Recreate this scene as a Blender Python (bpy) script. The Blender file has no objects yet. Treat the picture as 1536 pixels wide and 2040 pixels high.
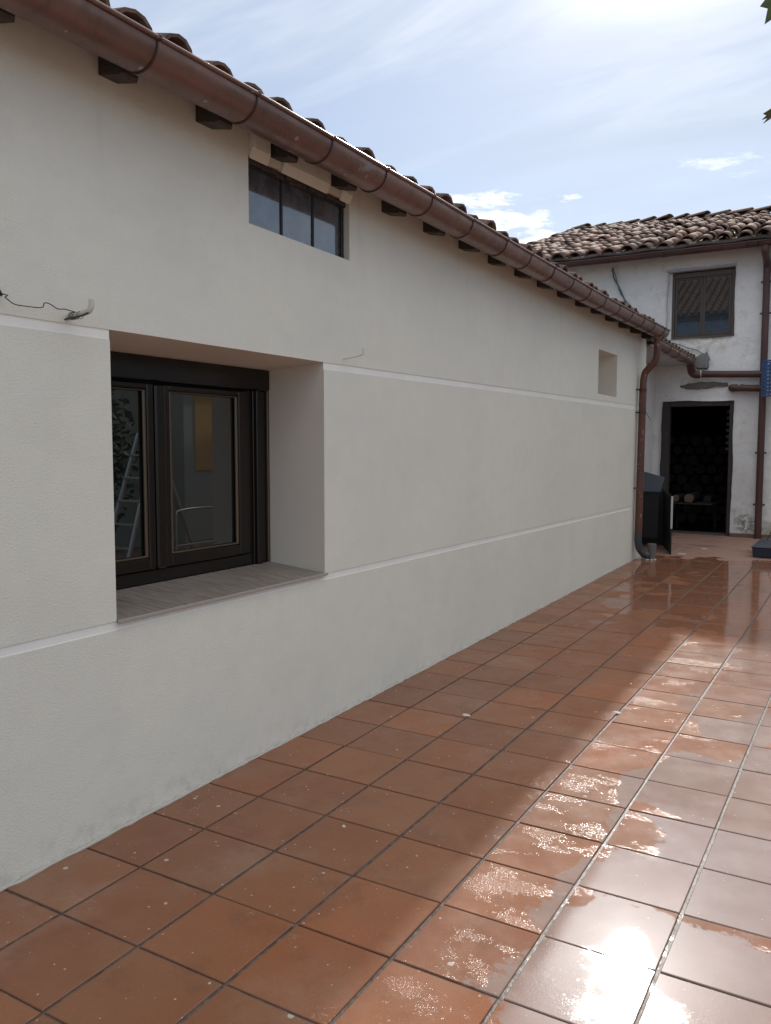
import bpy, math, random
from mathutils import Vector, Matrix, noise as mnoise
R = math.radians
random.seed(7)
scene = bpy.context.scene
C = scene.collection

# ------------------------------------------------------------------ camera
cam_d = bpy.data.cameras.new('camera')
cam = bpy.data.objects.new('camera', cam_d); C.objects.link(cam)
cam.location = (2.4661, 0.0, 1.5093)
Fv = Vector((-0.50524, 0.85940, -0.07856)); Rv = Vector((0.86202, 0.50687, 0.00097)); Uv = Vector((-0.04065, 0.06723, 0.99691))
m = Matrix.Identity(4)
for i in range(3):
    m[i][0], m[i][1], m[i][2] = Rv[i], Uv[i], -Fv[i]
cam.rotation_euler = m.to_euler()
cam_d.sensor_fit = 'VERTICAL'; cam_d.sensor_height = 24.0
cam_d.lens = 24.0 * 1669.0 / 2040.0
cam_d.clip_start = 0.05; cam_d.clip_end = 600
scene.camera = cam
scene.render.resolution_x = 771; scene.render.resolution_y = 1024
scene.view_settings.view_transform = 'Standard'; scene.view_settings.look = 'None'
scene.view_settings.exposure = 0.47; scene.view_settings.gamma = 1.0
scene.view_settings.use_curve_mapping = False

# ------------------------------------------------------------------ sun and sky
SUN = Vector((-0.195, 0.805, 0.560)).normalized()      # direction towards the sun
sun_d = bpy.data.lights.new('sun', 'SUN'); sun_d.energy = 1.9; sun_d.angle = R(1.6); sun_d.color = (1.0, 0.95, 0.88)
sun = bpy.data.objects.new('sun', sun_d); C.objects.link(sun)
sun.rotation_euler = SUN.to_track_quat('Z', 'Y').to_euler(); sun.location = SUN * 40

class NT:
    """small helper round a node tree"""
    def __init__(s, tree):
        s.t = tree; s.n = tree.nodes; s.l = tree.links
    def node(s, kind, **kw):
        n = s.n.new(kind)
        for k, v in kw.items():
            if k == 'ins':
                for kk, vv in v.items(): s.put(n, kk, vv)
            else: setattr(n, k, v)
        return n
    def put(s, n, key, v):
        sock = n.inputs[key]
        if isinstance(v, bpy.types.NodeSocket): s.l.new(v, sock)
        else: sock.default_value = v
    def math(s, op, a, b=0.0, c=None, clamp=False):
        n = s.node('ShaderNodeMath', operation=op, use_clamp=clamp)
        s.put(n, 0, a); s.put(n, 1, b)
        if c is not None: s.put(n, 2, c)
        return n.outputs[0]
    def vmath(s, op, a, b=(0, 0, 0), out=0):
        n = s.node('ShaderNodeVectorMath', operation=op); s.put(n, 0, a)
        if b is not None: s.put(n, 1, b)
        return n.outputs[out]
    def mix(s, f, a, b, blend='MIX'):
        n = s.node('ShaderNodeMix', data_type='RGBA', blend_type=blend)
        s.put(n, 0, f); s.put(n, 6, a if isinstance(a, bpy.types.NodeSocket) else col4(a)); s.put(n, 7, b if isinstance(b, bpy.types.NodeSocket) else col4(b))
        return n.outputs[2]
    def noise(s, vec, scale, detail=3.0, rough=0.55, dist=0.0, col=False):
        n = s.node('ShaderNodeTexNoise'); s.put(n, 'Vector', vec)
        n.inputs['Scale'].default_value = scale; n.inputs['Detail'].default_value = detail
        n.inputs['Roughness'].default_value = rough; n.inputs['Distortion'].default_value = dist
        return n.outputs[1] if col else n.outputs[0]
    def voro(s, vec, scale, feature='F1', rnd=1.0, out='Distance'):
        n = s.node('ShaderNodeTexVoronoi', feature=feature); s.put(n, 'Vector', vec)
        n.inputs['Scale'].default_value = scale; n.inputs['Randomness'].default_value = rnd
        return n.outputs[out]
    def ramp(s, f, lo, hi, a=0.0, b=1.0, smooth=True):
        n = s.node('ShaderNodeMapRange', interpolation_type='SMOOTHSTEP' if smooth else 'LINEAR', clamp=True)
        s.put(n, 'Value', f)
        for k, v in (('From Min', lo), ('From Max', hi), ('To Min', a), ('To Max', b)): s.put(n, k, v)
        return n.outputs[0]
    def mapping(s, vec, scale=(1, 1, 1), rot=(0, 0, 0), loc=(0, 0, 0)):
        n = s.node('ShaderNodeMapping'); s.put(n, 'Vector', vec)
        n.inputs['Scale'].default_value = scale; n.inputs['Rotation'].default_value = rot; n.inputs['Location'].default_value = loc
        return n.outputs[0]
    def bump(s, h, strength=0.3, dist=0.01, normal=None):
        n = s.node('ShaderNodeBump'); s.put(n, 'Height', h); s.put(n, 'Strength', strength); n.inputs['Distance'].default_value = dist
        if normal is not None: s.put(n, 'Normal', normal)
        return n.outputs[0]
    def sep(s, v):
        n = s.node('ShaderNodeSeparateXYZ'); s.put(n, 0, v); return n.outputs
def col4(c): return (c[0], c[1], c[2], 1.0)

world = bpy.data.worlds.new('World'); scene.world = world; world.use_nodes = True
W = NT(world.node_tree); W.n.clear()
w_out = W.node('ShaderNodeOutputWorld'); bg = W.node('ShaderNodeBackground'); W.l.new(bg.outputs[0], w_out.inputs[0])
sky = W.node('ShaderNodeTexSky', sky_type='NISHITA', sun_disc=False)
sky.sun_elevation = math.asin(SUN.z); sky.sun_rotation = math.atan2(SUN.x, SUN.y)
sky.air_density = 1.0; sky.dust_density = 0.7; sky.ozone_density = 1.5; sky.altitude = 700
SKY_STRENGTH = 0.085
tc = W.node('ShaderNodeTexCoord').outputs['Generated']
sx, sy, sz = W.sep(tc)[0:3]
flat = W.math('MAXIMUM', W.math('ADD', sz, 0.12), 0.05)
comb = W.node('ShaderNodeCombineXYZ'); W.put(comb, 0, W.math('DIVIDE', sx, flat)); W.put(comb, 1, W.math('DIVIDE', sy, flat))
plane = comb.outputs[0]                                  # direction projected on a high cloud sheet
dots = W.math('MAXIMUM', W.vmath('DOT_PRODUCT', tc, tuple(SUN), out=1), 0.0)
glow = W.math('POWER', dots, 14.0); aureole = W.math('MULTIPLY', W.math('POWER', dots, 320.0), 6.5)
veil_n = W.noise(W.mapping(plane, (0.45, 1.1, 1), (0, 0, 0.5)), 1.6, 5, 0.55, 0.6)
veil = W.ramp(veil_n, 0.36, 0.68, 0.42, 0.93)
veil = W.math('MAXIMUM', veil, W.ramp(sz, 0.30, 0.62, 0.0, 0.97))
# small bright cumulus low over the roofs
cn = W.noise(W.mapping(tc, (1, 1, 3.6), (0, 0, 0), (3, 1, 0)), 14.0, 10, 0.64, 0.3)
low = W.math('MULTIPLY', W.ramp(sz, 0.35, 0.22), W.ramp(sz, 0.02, 0.10))
spot = W.ramp(W.vmath('DISTANCE', tc, tuple(Vector((-0.372, 0.90, 0.222)).normalized()), out=1), 0.125, 0.02)
spot2 = W.ramp(W.vmath('DISTANCE', tc, tuple(Vector((-0.12, 0.95, 0.275)).normalized()), out=1), 0.12, 0.02)
bias = W.math('ADD', W.math('MULTIPLY', spot, 0.29), W.math('MULTIPLY', spot2, 0.09))
cum = W.math('MULTIPLY', W.ramp(W.math('ADD', cn, bias), 0.64, 0.78), low)
skyc = W.node('ShaderNodeMix', data_type='RGBA', blend_type='MULTIPLY'); skyc.inputs[0].default_value = 1.0
W.l.new(sky.outputs[0], skyc.inputs[6]); skyc.inputs[7].default_value = (SKY_STRENGTH,) * 3 + (1,)
vcol = W.mix(W.ramp(sz, .36, .98), (0.42, 0.49, 0.60), (1.10, 1.085, 1.06))
bn = W.noise(W.mapping(plane, (0.5, 1.5, 1), (0, 0, 0.35), (2.2, .7, 0)), 2.1, 7, 0.58, 0.9)
vcol = W.mix(W.math('MULTIPLY', W.ramp(bn, .42, .70, 0, .62), W.ramp(sz, .20, .46)), vcol, (0.80, 0.83, 0.87))
vcol = W.mix(W.math('MULTIPLY', glow, .14), vcol, (0.80, 0.86, 0.95))
aur = W.node('ShaderNodeVectorMath', operation='SCALE'); aur.inputs[0].default_value = (1, .98, .95); W.put(aur, 'Scale', aureole)
vcol = W.vmath('ADD', vcol, aur.outputs[0])
c1 = W.mix(veil, skyc.outputs[2], vcol)
c2 = W.mix(cum, c1, (1.02, 1.04, 1.08))
W.l.new(c2, bg.inputs[0]); bg.inputs[1].default_value = 1.0

# ------------------------------------------------------------------ mesh helpers
class MB:
    def __init__(s): s.v = []; s.f = []; s.mi = []; s.sm = []
    def add(s, vs, fs, mi=0, smooth=False):
        o = len(s.v); s.v += [tuple(p) for p in vs]
        for f in fs: s.f.append(tuple(o + i for i in f)); s.mi.append(mi); s.sm.append(smooth)
        return s
    def box(s, a, b, mi=0, rot=None, piv=None):
        x0, y0, z0 = a; x1, y1, z1 = b
        vs = [Vector(p) for p in ((x0,y0,z0),(x1,y0,z0),(x1,y1,z0),(x0,y1,z0),(x0,y0,z1),(x1,y0,z1),(x1,y1,z1),(x0,y1,z1))]
        if rot is not None:
            pv = Vector(piv) if piv else Vector(((x0+x1)/2,(y0+y1)/2,(z0+z1)/2))
            vs = [rot @ (p - pv) + pv for p in vs]
        return s.add(vs, [(0,3,2,1),(4,5,6,7),(0,1,5,4),(1,2,6,5),(2,3,7,6),(3,0,4,7)], mi)
    def bbox(s, a, b, c=0.004, mi=0):
        """box with chamfered edges"""
        x0, y0, z0 = a; x1, y1, z1 = b
        c = min(c, (x1-x0)*.45, (y1-y0)*.45, (z1-z0)*.45)
        vs = []; idx = {}
        for i, X in enumerate((x0, x1)):
            for j, Y in enumerate((y0, y1)):
                for k, Z in enumerate((z0, z1)):
                    dx = c if i == 0 else -c; dy = c if j == 0 else -c; dz = c if k == 0 else -c
                    idx[i,j,k,0] = len(vs); vs.append((X, Y+dy, Z+dz))
                    idx[i,j,k,1] = len(vs); vs.append((X+dx, Y, Z+dz))
                    idx[i,j,k,2] = len(vs); vs.append((X+dx, Y+dy, Z))
        fs = []
        I = lambda i,j,k,a: idx[i,j,k,a]
        fs += [(I(0,0,0,0),I(0,0,1,0),I(0,1,1,0),I(0,1,0,0)), (I(1,0,0,0),I(1,1,0,0),I(1,1,1,0),I(1,0,1,0))]
        fs += [(I(0,0,0,1),I(1,0,0,1),I(1,0,1,1),I(0,0,1,1)), (I(0,1,0,1),I(0,1,1,1),I(1,1,1,1),I(1,1,0,1))]
        fs += [(I(0,0,0,2),I(0,1,0,2),I(1,1,0,2),I(1,0,0,2)), (I(0,0,1,2),I(1,0,1,2),I(1,1,1,2),I(0,1,1,2))]
        for p in (0,1):
            for q in (0,1):
                fs.append((I(0,p,q,1),I(1,p,q,1),I(1,p,q,2),I(0,p,q,2)))
                fs.append((I(p,0,q,0),I(p,1,q,0),I(p,1,q,2),I(p,0,q,2)))
                fs.append((I(p,q,0,0),I(p,q,1,0),I(p,q,1,1),I(p,q,0,1)))
        for i in (0,1):
            for j in (0,1):
                for k in (0,1): fs.append((I(i,j,k,0),I(i,j,k,1),I(i,j,k,2)))
        return s.add(vs, fs, mi)
    def tube(s, pts, r, n=12, mi=0, caps=True, rs=None):
        pts = [Vector(p) for p in pts]; rings = []
        up = Vector((0, 0, 1)); prev = None
        for i, p in enumerate(pts):
            t = (pts[min(i+1, len(pts)-1)] - pts[max(i-1, 0)]).normalized()
            if prev is None:
                a = up if abs(t.dot(up)) < .9 else Vector((0, 1, 0))
                u = t.cross(a).normalized()
            else:
                u = (prev - t * prev.dot(t)).normalized()
            prev = u; w = t.cross(u)
            rr = rs[i] if rs else r
            rings.append([p + (u*math.cos(2*math.pi*k/n) + w*math.sin(2*math.pi*k/n))*rr for k in range(n)])
        vs = [q for ring in rings for q in ring]; fs = []
        for i in range(len(pts)-1):
            for k in range(n):
                k2 = (k+1) % n; fs.append((i*n+k, i*n+k2, (i+1)*n+k2, (i+1)*n+k))
        s.add(vs, fs, mi, True)
        if caps:
            s.add(rings[0], [tuple(range(n))[::-1]], mi); s.add(rings[-1], [tuple(range(n))], mi)
        return s
    def build(s, name, mats, parent=None, fix=False):
        me = bpy.data.meshes.new(name); me.from_pydata(s.v, [], s.f)
        if not isinstance(mats, (list, tuple)): mats = [mats]
        for mm in mats: me.materials.append(mm)
        me.polygons.foreach_set('material_index', s.mi); me.polygons.foreach_set('use_smooth', s.sm)
        me.update()
        if fix:
            import bmesh
            bm = bmesh.new(); bm.from_mesh(me); bmesh.ops.remove_doubles(bm, verts=bm.verts, dist=1e-5)
            bmesh.ops.recalc_face_normals(bm, faces=bm.faces); bm.to_mesh(me); bm.free()
        o = bpy.data.objects.new(name, me); C.objects.link(o); o.parent = parent
        return o

def thing(name, label, cat, loc=(0, 0, 0), group=None):
    o = bpy.data.objects.new(name, None); C.objects.link(o); o.empty_display_size = .1
    o.location = loc; o['label'] = label; o['category'] = cat
    if group: o['group'] = group
    return o
def tag(o, label, cat, group=None):
    o['label'] = label; o['category'] = cat
    if group: o['group'] = group
    return o
def inst(me, name, parent, loc, rot=(0, 0, 0), scale=(1, 1, 1)):
    o = bpy.data.objects.new(name, me); C.objects.link(o); o.parent = parent
    o.location = loc; o.rotation_euler = rot; o.scale = scale
    return o
def bez(p, n=8):
    """smooth polyline through points (Catmull-Rom)"""
    p = [Vector(q) for q in p]; out = []
    for i in range(len(p)-1):
        a = p[max(i-1, 0)]; b = p[i]; c = p[i+1]; d = p[min(i+2, len(p)-1)]
        for k in range(n):
            t = k/n
            out.append(0.5*((2*b) + (c-a)*t + (2*a-5*b+4*c-d)*t*t + (3*b-a-3*c+d)*t**3))
    out.append(p[-1]); return out

# ------------------------------------------------------------------ materials
def mat(name, f=None, color=(.5,.5,.5), rough=.6, metal=0.0, spec=.5):
    mt = bpy.data.materials.new(name); mt.use_nodes = True
    n = NT(mt.node_tree); b = n.n['Principled BSDF']
    b.inputs['Base Color'].default_value = col4(color); b.inputs['Roughness'].default_value = rough
    b.inputs['Metallic'].default_value = metal; b.inputs['Specular IOR Level'].default_value = spec
    n.b = b
    n.pos = n.node('ShaderNodeNewGeometry').outputs['Position']
    n.obj = n.node('ShaderNodeTexCoord').outputs['Object']
    n.rnd = n.node('ShaderNodeObjectInfo').outputs['Random']
    if f: f(n)
    return mt
def set_(n, key, v):
    n.put(n.b, key, v if not isinstance(v, tuple) else col4(v))

def f_stucco(n):
    big = n.noise(n.pos, 0.9, 4, .5); mid = n.noise(n.pos, 9, 4, .6)
    c = n.mix(n.ramp(big, .3, .7), (.785, .765, .670), (.745, .730, .645))
    c = n.mix(n.ramp(mid, .35, .75, 0, .35), c, (.70, .68, .60))
    z = n.sep(n.pos)[2]
    drip = n.math('MULTIPLY', n.ramp(n.noise(n.mapping(n.pos, (1, 1, .06)), 9, 4, .6), .56, .74), n.ramp(z, 2.1, 2.85, 0, .22))
    c = n.mix(drip, c, (.58, .54, .46))
    patch = n.ramp(n.noise(n.mapping(n.pos, (1, 1, 1.6), (0, 0, 0), (0, 3, 1)), 1.7, 5, .6), .50, .60, 0, .12)
    c = n.mix(patch, c, (.60, .58, .52))
    foot = n.math('MULTIPLY', n.ramp(n.math('SUBTRACT', z, n.math('MULTIPLY', n.sep(n.pos)[1], .01676)), .035, .0), n.ramp(n.noise(n.pos, 22, 5, .7), .38, .62, 0, .35))
    c = n.mix(foot, c, (.30, .24, .19))
    splash = n.math('MULTIPLY', n.ramp(z, .22, .02), n.ramp(n.noise(n.pos, 14, 4, .6), .45, .7, 0, .35))
    c = n.mix(splash, c, (.40, .36, .31))
    set_(n, 'Base Color', c)
    h = n.math('ADD', n.noise(n.pos, 135, 3, .6), n.math('MULTIPLY', n.noise(n.mapping(n.pos, (1,1,1), (.4,.7,.2)), 210, 2, .6), .6))
    nb = n.bump(h, .60, .0036)
    nb = n.bump(n.noise(n.mapping(n.pos, (1, 1, .35), (.3, 0, 0)), 7, 3, .55), .35, .004, nb)
    nb = n.bump(n.noise(n.pos, 2.6, 2, .5), .5, .006, nb)
    set_(n, 'Normal', nb); set_(n, 'Roughness', .85)
M_stucco = mat('cream_stucco', f_stucco, spec=.2)
def f_band(n):
    c = n.mix(n.ramp(n.noise(n.pos, 5, 4, .6), .35, .7), (.86, .85, .79), (.82, .81, .755))
    set_(n, 'Base Color', c); set_(n, 'Normal', n.bump(n.noise(n.pos, 70, 3), .25, .002))
M_band = mat('smooth_white_band', f_band, rough=.7, spec=.3)
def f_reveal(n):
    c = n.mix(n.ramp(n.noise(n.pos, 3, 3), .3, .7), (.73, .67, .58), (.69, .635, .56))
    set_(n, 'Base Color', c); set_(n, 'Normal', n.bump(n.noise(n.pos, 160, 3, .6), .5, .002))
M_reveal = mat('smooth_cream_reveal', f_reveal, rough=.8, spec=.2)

FTX, FTY = -0.0047, 0.01676                     # the terrace falls slightly towards the camera
def wet_masks(n):
    x, y, z = n.sep(n.pos)[0:3]
    warp = n.noise(n.pos, 1.1, 3, .5)
    w2 = n.noise(n.mapping(n.pos, (1, 1, 1), (0, 0, 0), (7, 3, 0)), 3.0, 4, .55)
    xx = n.math('ADD', x, n.math('MULTIPLY', n.math('SUBTRACT', w2, .5), .9))
    damp_x = n.ramp(n.math('ADD', xx, n.math('MULTIPLY', y, .055)), 1.05, 1.55)
    # everything wet from about y 5 on, to the edge of the dry patch at the far house
    xfar = n.ramp(n.math('ADD', xx, n.math('MULTIPLY', y, .11)), 1.02, 1.32)
    damp = n.math('MAXIMUM', damp_x, n.math('MULTIPLY', xfar, n.ramp(y, 3.5, 5.5)))
    yy = n.math('ADD', y, n.math('MULTIPLY', n.math('SUBTRACT', w2, .5), 1.3))
    yy = n.math('SUBTRACT', yy, n.math('MULTIPLY', n.ramp(x, .2, -.3), -.3))
    dryfar = n.ramp(yy, 10.50, 10.58)
    damp = n.math('MULTIPLY', damp, n.math('SUBTRACT', 1.0, dryfar))
    return x, y, damp, dryfar, warp, w2
def f_tile(n):
    x, y, damp, dryfar, warp, w2 = wet_masks(n)
    base = n.mix(n.rnd, (.350, .115, .040), (.215, .075, .033))
    r2 = n.math('FRACT', n.math('MULTIPLY', n.rnd, 7.31))
    base = n.mix(n.math('MULTIPLY', r2, .40), base, (.235, .125, .065))
    base = n.mix(n.ramp(n.noise(n.pos, 4.5, 4, .6), .35, .7, 0, .65), base, (.255, .112, .052))
    base = n.mix(n.ramp(n.noise(n.pos, 300, 3, .7), .42, .68, 0, .5), base, (.13, .055, .03))
    haze = n.ramp(n.noise(n.mapping(n.pos, (1, 1, 1), (0, 0, .4), (3, 1, 0)), 2.1, 5, .62), .50, .76, 0, .34)
    base = n.mix(haze, base, (.33, .235, .175))
    base = n.mix(n.math('MULTIPLY', n.ramp(n.noise(n.mapping(n.pos, (1, 1, 1), (0, 0, 0), (8, 8, 0)), 6.5, 4, .65), .52, .70), .45), base, (.15, .062, .034))
    ox, oy = n.sep(n.obj)[0:2]
    edge = n.math('MAXIMUM', n.math('DIVIDE', n.math('ABSOLUTE', ox), .1637), n.math('DIVIDE', n.math('ABSOLUTE', oy), .1604))
    edge = n.ramp(n.math('ADD', edge, n.math('MULTIPLY', n.math('SUBTRACT', n.noise(n.pos, 40, 4, .7), .5), .22)), .93, 1.06)
    base = n.mix(n.math('MULTIPLY', edge, .45), base, (.17, .12, .095))
    base = n.mix(n.math('MULTIPLY', damp, .25), base, (.22, .070, .024))
    base = n.mix(n.math('MULTIPLY', dryfar, .8), base, (.37, .235, .19))
    streak = n.math('MULTIPLY', dryfar, n.ramp(n.noise(n.mapping(n.pos, (1.2, 4, 1), (0, 0, .6)), 2.2, 3, .6), .60, .64))
    base = n.mix(n.math('MULTIPLY', streak, .75), base, (.12, .05, .035))
    # lime and paint spots
    vd = n.voro(n.pos, 15.0); vc = n.voro(n.pos, 15.0, out='Color')
    r_ = n.math('MULTIPLY', n.math('POWER', n.sep(vc)[0], 5.5), .15)
    vd = n.math('ADD', vd, n.math('MULTIPLY', n.math('SUBTRACT', n.noise(n.pos, 120, 2), .5), .06))
    spots = n.math('LESS_THAN', vd, r_)
    vd3 = n.math('ADD', n.voro(n.mapping(n.pos, (1, 1, 1), (0, 0, 0), (2, 5, 0)), 46.0), n.math('MULTIPLY', n.math('SUBTRACT', n.noise(n.pos, 200, 2), .5), .2))
    r3 = n.math('MULTIPLY', n.math('POWER', n.sep(n.voro(n.mapping(n.pos, (1, 1, 1), (0, 0, 0), (2, 5, 0)), 46.0, out='Color'))[1], 7.0), .20)
    spots = n.math('MAXIMUM', spots, n.math('LESS_THAN', vd3, r3))
    smear = n.math('MULTIPLY', n.ramp(n.noise(n.pos, 3.2, 3), .60, .70), n.ramp(n.noise(n.pos, 90, 3, .7), .56, .66, 0, .45))
    base = n.mix(n.math('MAXIMUM', n.math('MULTIPLY', spots, .7), smear), base, (.55, .50, .45))
    set_(n, 'Base Color', base)
    # water film
    ofs = n.node('ShaderNodeCombineXYZ'); n.put(ofs, 0, n.math('MULTIPLY', n.rnd, 1.1)); n.put(ofs, 1, n.math('MULTIPLY', n.rnd, .35))
    op = n.vmath('ADD', n.pos, ofs.outputs[0])
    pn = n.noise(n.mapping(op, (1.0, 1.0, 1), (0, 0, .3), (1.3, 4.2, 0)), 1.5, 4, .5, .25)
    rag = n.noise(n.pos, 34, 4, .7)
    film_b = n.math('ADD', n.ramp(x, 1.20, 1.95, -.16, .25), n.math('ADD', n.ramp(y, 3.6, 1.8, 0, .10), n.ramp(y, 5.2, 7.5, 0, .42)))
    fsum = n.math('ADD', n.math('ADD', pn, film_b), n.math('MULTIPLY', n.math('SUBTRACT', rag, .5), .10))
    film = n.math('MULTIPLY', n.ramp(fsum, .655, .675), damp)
    film_sky_grey = n.math('MULTIPLY', n.math('MULTIPLY', film, n.ramp(y, 5.5, 4.2)), n.ramp(x, 1.3, 1.55))
    set_(n, 'Base Color', n.mix(n.math('MULTIPLY', film_sky_grey, .50), base, (.30, .255, .24)))  # grey sky reflection of the near film put into the base colour
    # zones where the water stands in fine drops: they glitter in the sun
    dn = n.noise(n.mapping(op, (1.25, 2.2, 1), (0, 0, -.35), (9, 2, 0)), 2.0, 4, .55, .5)
    drops = n.math('MULTIPLY', n.ramp(n.math('ADD', dn, n.math('MULTIPLY', n.math('SUBTRACT', rag, .5), .35)), .50, .66), damp)
    drops = n.math('MULTIPLY', drops, n.ramp(y, 7.5, 5.8))
    fine = n.math('ADD', n.math('MULTIPLY', n.voro(n.pos, 190), .5), n.noise(n.pos, 190, 2, .7)); fine2 = n.noise(n.pos, 75, 2, .6)
    rough = n.math('ADD', n.ramp(n.noise(n.pos, 7, 4, .6), .3, .7, .34, .46), n.math('ADD', n.math('MULTIPLY', dryfar, .3), n.math('MULTIPLY', damp, .30)))
    set_(n, 'Roughness', rough)
    set_(n, 'Normal', n.bump(n.math('ADD', n.noise(n.pos, 260, 3, .6), n.math('MULTIPLY', fine2, .8)), .25, .0025))
    cw = n.math('MAXIMUM', n.math('MAXIMUM', n.math('MULTIPLY', damp, .22), film), n.math('MULTIPLY', n.math('MULTIPLY', drops, n.ramp(n.noise(n.pos, 200, 3, .75), .44, .62)), .62))
    sheen = n.math('MULTIPLY', n.math('SUBTRACT', 1.0, dryfar), .20)
    set_(n, 'Coat Weight', n.math('MAXIMUM', cw, sheen)); n.b.inputs['Coat IOR'].default_value = 1.5
    wetr = n.math('ADD', n.math('SUBTRACT', .045, n.math('MULTIPLY', film, .028)), n.math('MULTIPLY', drops, n.math('SUBTRACT', .14, n.math('MULTIPLY', film, .112))))
    cr = n.math('ADD', n.math('MULTIPLY', damp, wetr), n.math('MULTIPLY', n.math('SUBTRACT', 1.0, damp), .17))
    set_(n, 'Coat Roughness', cr)
    amp = n.math('ADD', n.math('MULTIPLY', drops, n.math('SUBTRACT', .46, n.math('MULTIPLY', film, .415))), .016)
    cb = n.bump(n.math('ADD', fine, n.math('MULTIPLY', fine2, .35)), amp, .0042)
    cb = n.bump(n.noise(n.pos, 9, 2, .5), .03, .004, cb)
    set_(n, 'Coat Normal', cb)
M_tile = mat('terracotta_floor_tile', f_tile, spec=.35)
def f_grout(n):
    x, y, damp, dryfar, warp, w2 = wet_masks(n)
    base = n.mix(n.ramp(n.noise(n.pos, 30, 4, .6), .3, .7), (.080, .060, .050), (.165, .125, .105))
    base = n.mix(dryfar, base, (.38, .29, .25))
    set_(n, 'Base Color', base)
    set_(n, 'Roughness', n.math('SUBTRACT', .75, n.math('MULTIPLY', damp, .35)))
    set_(n, 'Coat Weight', n.math('MULTIPLY', n.math('MULTIPLY', damp, .30), n.ramp(n.noise(n.pos, 9, 4, .6), .46, .60))); n.b.inputs['Coat Roughness'].default_value = .12; n.b.inputs['Specular IOR Level'].default_value = .15
    nb = n.bump(n.noise(n.pos, 50, 3, .6), .6, .004)
    set_(n, 'Normal', nb); set_(n, 'Coat Normal', n.bump(n.noise(n.pos, 35, 2, .5), .5, .004))
M_grout = mat('tile_grout', f_grout)

def f_gutter(n):
    c = n.mix(n.ramp(n.noise(n.pos, 2.5, 4, .6), .3, .7), (.225, .122, .095), (.150, .088, .073))
    c = n.mix(n.math('MULTIPLY', n.rnd, .35), c, (.25, .150, .118))
    sm = n.ramp(n.noise(n.mapping(n.pos, (2, 1, 2)), 3.2, 5, .62), .60, .78, 0, .5)
    c = n.mix(sm, c, (.10, .095, .095))
    run = n.ramp(n.noise(n.mapping(n.pos, (.6, 1, .6)), 16, 5, .65), .50, .72, 0, .45)
    c = n.mix(run, c, (.075, .050, .045))
    sp = n.math('LESS_THAN', n.voro(n.pos, 26), n.math('MULTIPLY', n.math('POWER', n.sep(n.voro(n.pos, 26, out='Color'))[0], 12.0), .28))
    c = n.mix(n.math('MULTIPLY', sp, .6), c, (.42, .38, .34))
    chip = n.math('MULTIPLY', n.ramp(n.noise(n.pos, 5.5, 6, .7), .66, .68), .55)
    c = n.mix(chip, c, (.30, .31, .32))
    set_(n, 'Base Color', c)
    set_(n, 'Roughness', n.ramp(n.noise(n.pos, 12, 4), .3, .7, .26, .42))
    set_(n, 'Normal', n.bump(n.noise(n.pos, 9, 3), .12, .006))
M_gutter = mat('brown_copper_gutter', f_gutter, metal=.35, spec=.5)
def f_pipe(n):
    c = n.mix(n.ramp(n.noise(n.pos, 4, 4, .6), .3, .7), (.140, .055, .036), (.100, .043, .032))
    x, y, z = n.sep(n.pos)[0:3]
    sp = n.math('MULTIPLY', n.ramp(n.noise(n.mapping(n.pos, (1, 1, .5)), 30, 4, .65), .63, .66), .8)
    c = n.mix(sp, c, (.42, .36, .32))
    set_(n, 'Base Color', c); set_(n, 'Roughness', n.ramp(n.noise(n.pos, 9, 3), .3, .7, .35, .55))
M_pipe = mat('brown_rain_pipe', f_pipe, spec=.4)
M_pipe_far = mat('far_brown_pipe', lambda n: set_(n, 'Base Color', n.mix(n.ramp(n.noise(n.pos, 3, 4), .3, .7), (.095, .040, .032), (.065, .030, .026))), rough=.5)
def f_clay(n):
    tint = n.mix(n.rnd, (.270, .155, .115), (.165, .112, .090))
    k = n.noise(n.pos, 6, 5, .65); k2 = n.noise(n.pos, 40, 4, .7)
    c = n.mix(n.ramp(k, .35, .65, 0, .65), tint, (.085, .066, .056))
    c = n.mix(n.ramp(n.noise(n.mapping(n.pos, (1,1,1), (0,0,0), (4,4,4)), 11, 5, .7), .56, .74, 0, .55), c, (.36, .27, .22))
    c = n.mix(n.ramp(k2, .62, .70, 0, .55), c, (.27, .25, .20))
    c = n.mix(n.ramp(n.noise(n.pos, 17, 5, .7), .54, .66, 0, .5), c, (.055, .048, .040))
    set_(n, 'Base Color', c); set_(n, 'Normal', n.bump(n.math('ADD', k2, n.noise(n.pos, 130, 3)), .5, .006))
    set_(n, 'Roughness', .78)
M_clay = mat('weathered_roof_clay', f_clay, spec=.15)
def f_wood_dark(n):
    g = n.noise(n.mapping(n.pos, (4, 30, 30)), 3, 5, .6)
    c = n.mix(g, (.030, .023, .020), (.070, .054, .046))
    set_(n, 'Base Color', n.mix(n.ramp(n.noise(n.pos, 25, 4), .62, .72, 0, .4), c, (.16, .13, .11)))
    set_(n, 'Normal', n.bump(g, .6, .006))
M_rafter = mat('dark_stained_wood', f_wood_dark, rough=.6)
M_board = mat('dark_eave_board', lambda n: set_(n, 'Base Color', n.mix(n.noise(n.mapping(n.pos, (20, 3, 20)), 3, 4), (.040, .022, .018), (.075, .042, .035))), rough=.65)
def f_alu(n):
    n.b.inputs['Base Color'].default_value = (.013, .0092, .0068, 1)
    n.b.inputs['Roughness'].default_value = .23
M_frame = mat('dark_bronze_frame', f_alu, metal=.0, spec=.4)
M_frame_edge = mat('highlit_bronze_bead', lambda n: None, color=(.13, .095, .066), rough=.25, metal=.4)  # light brown bead, made brighter to carry its highlights in the colour
M_black = mat('black_rubber_seal', color=(.012, .012, .012), rough=.5)
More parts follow.
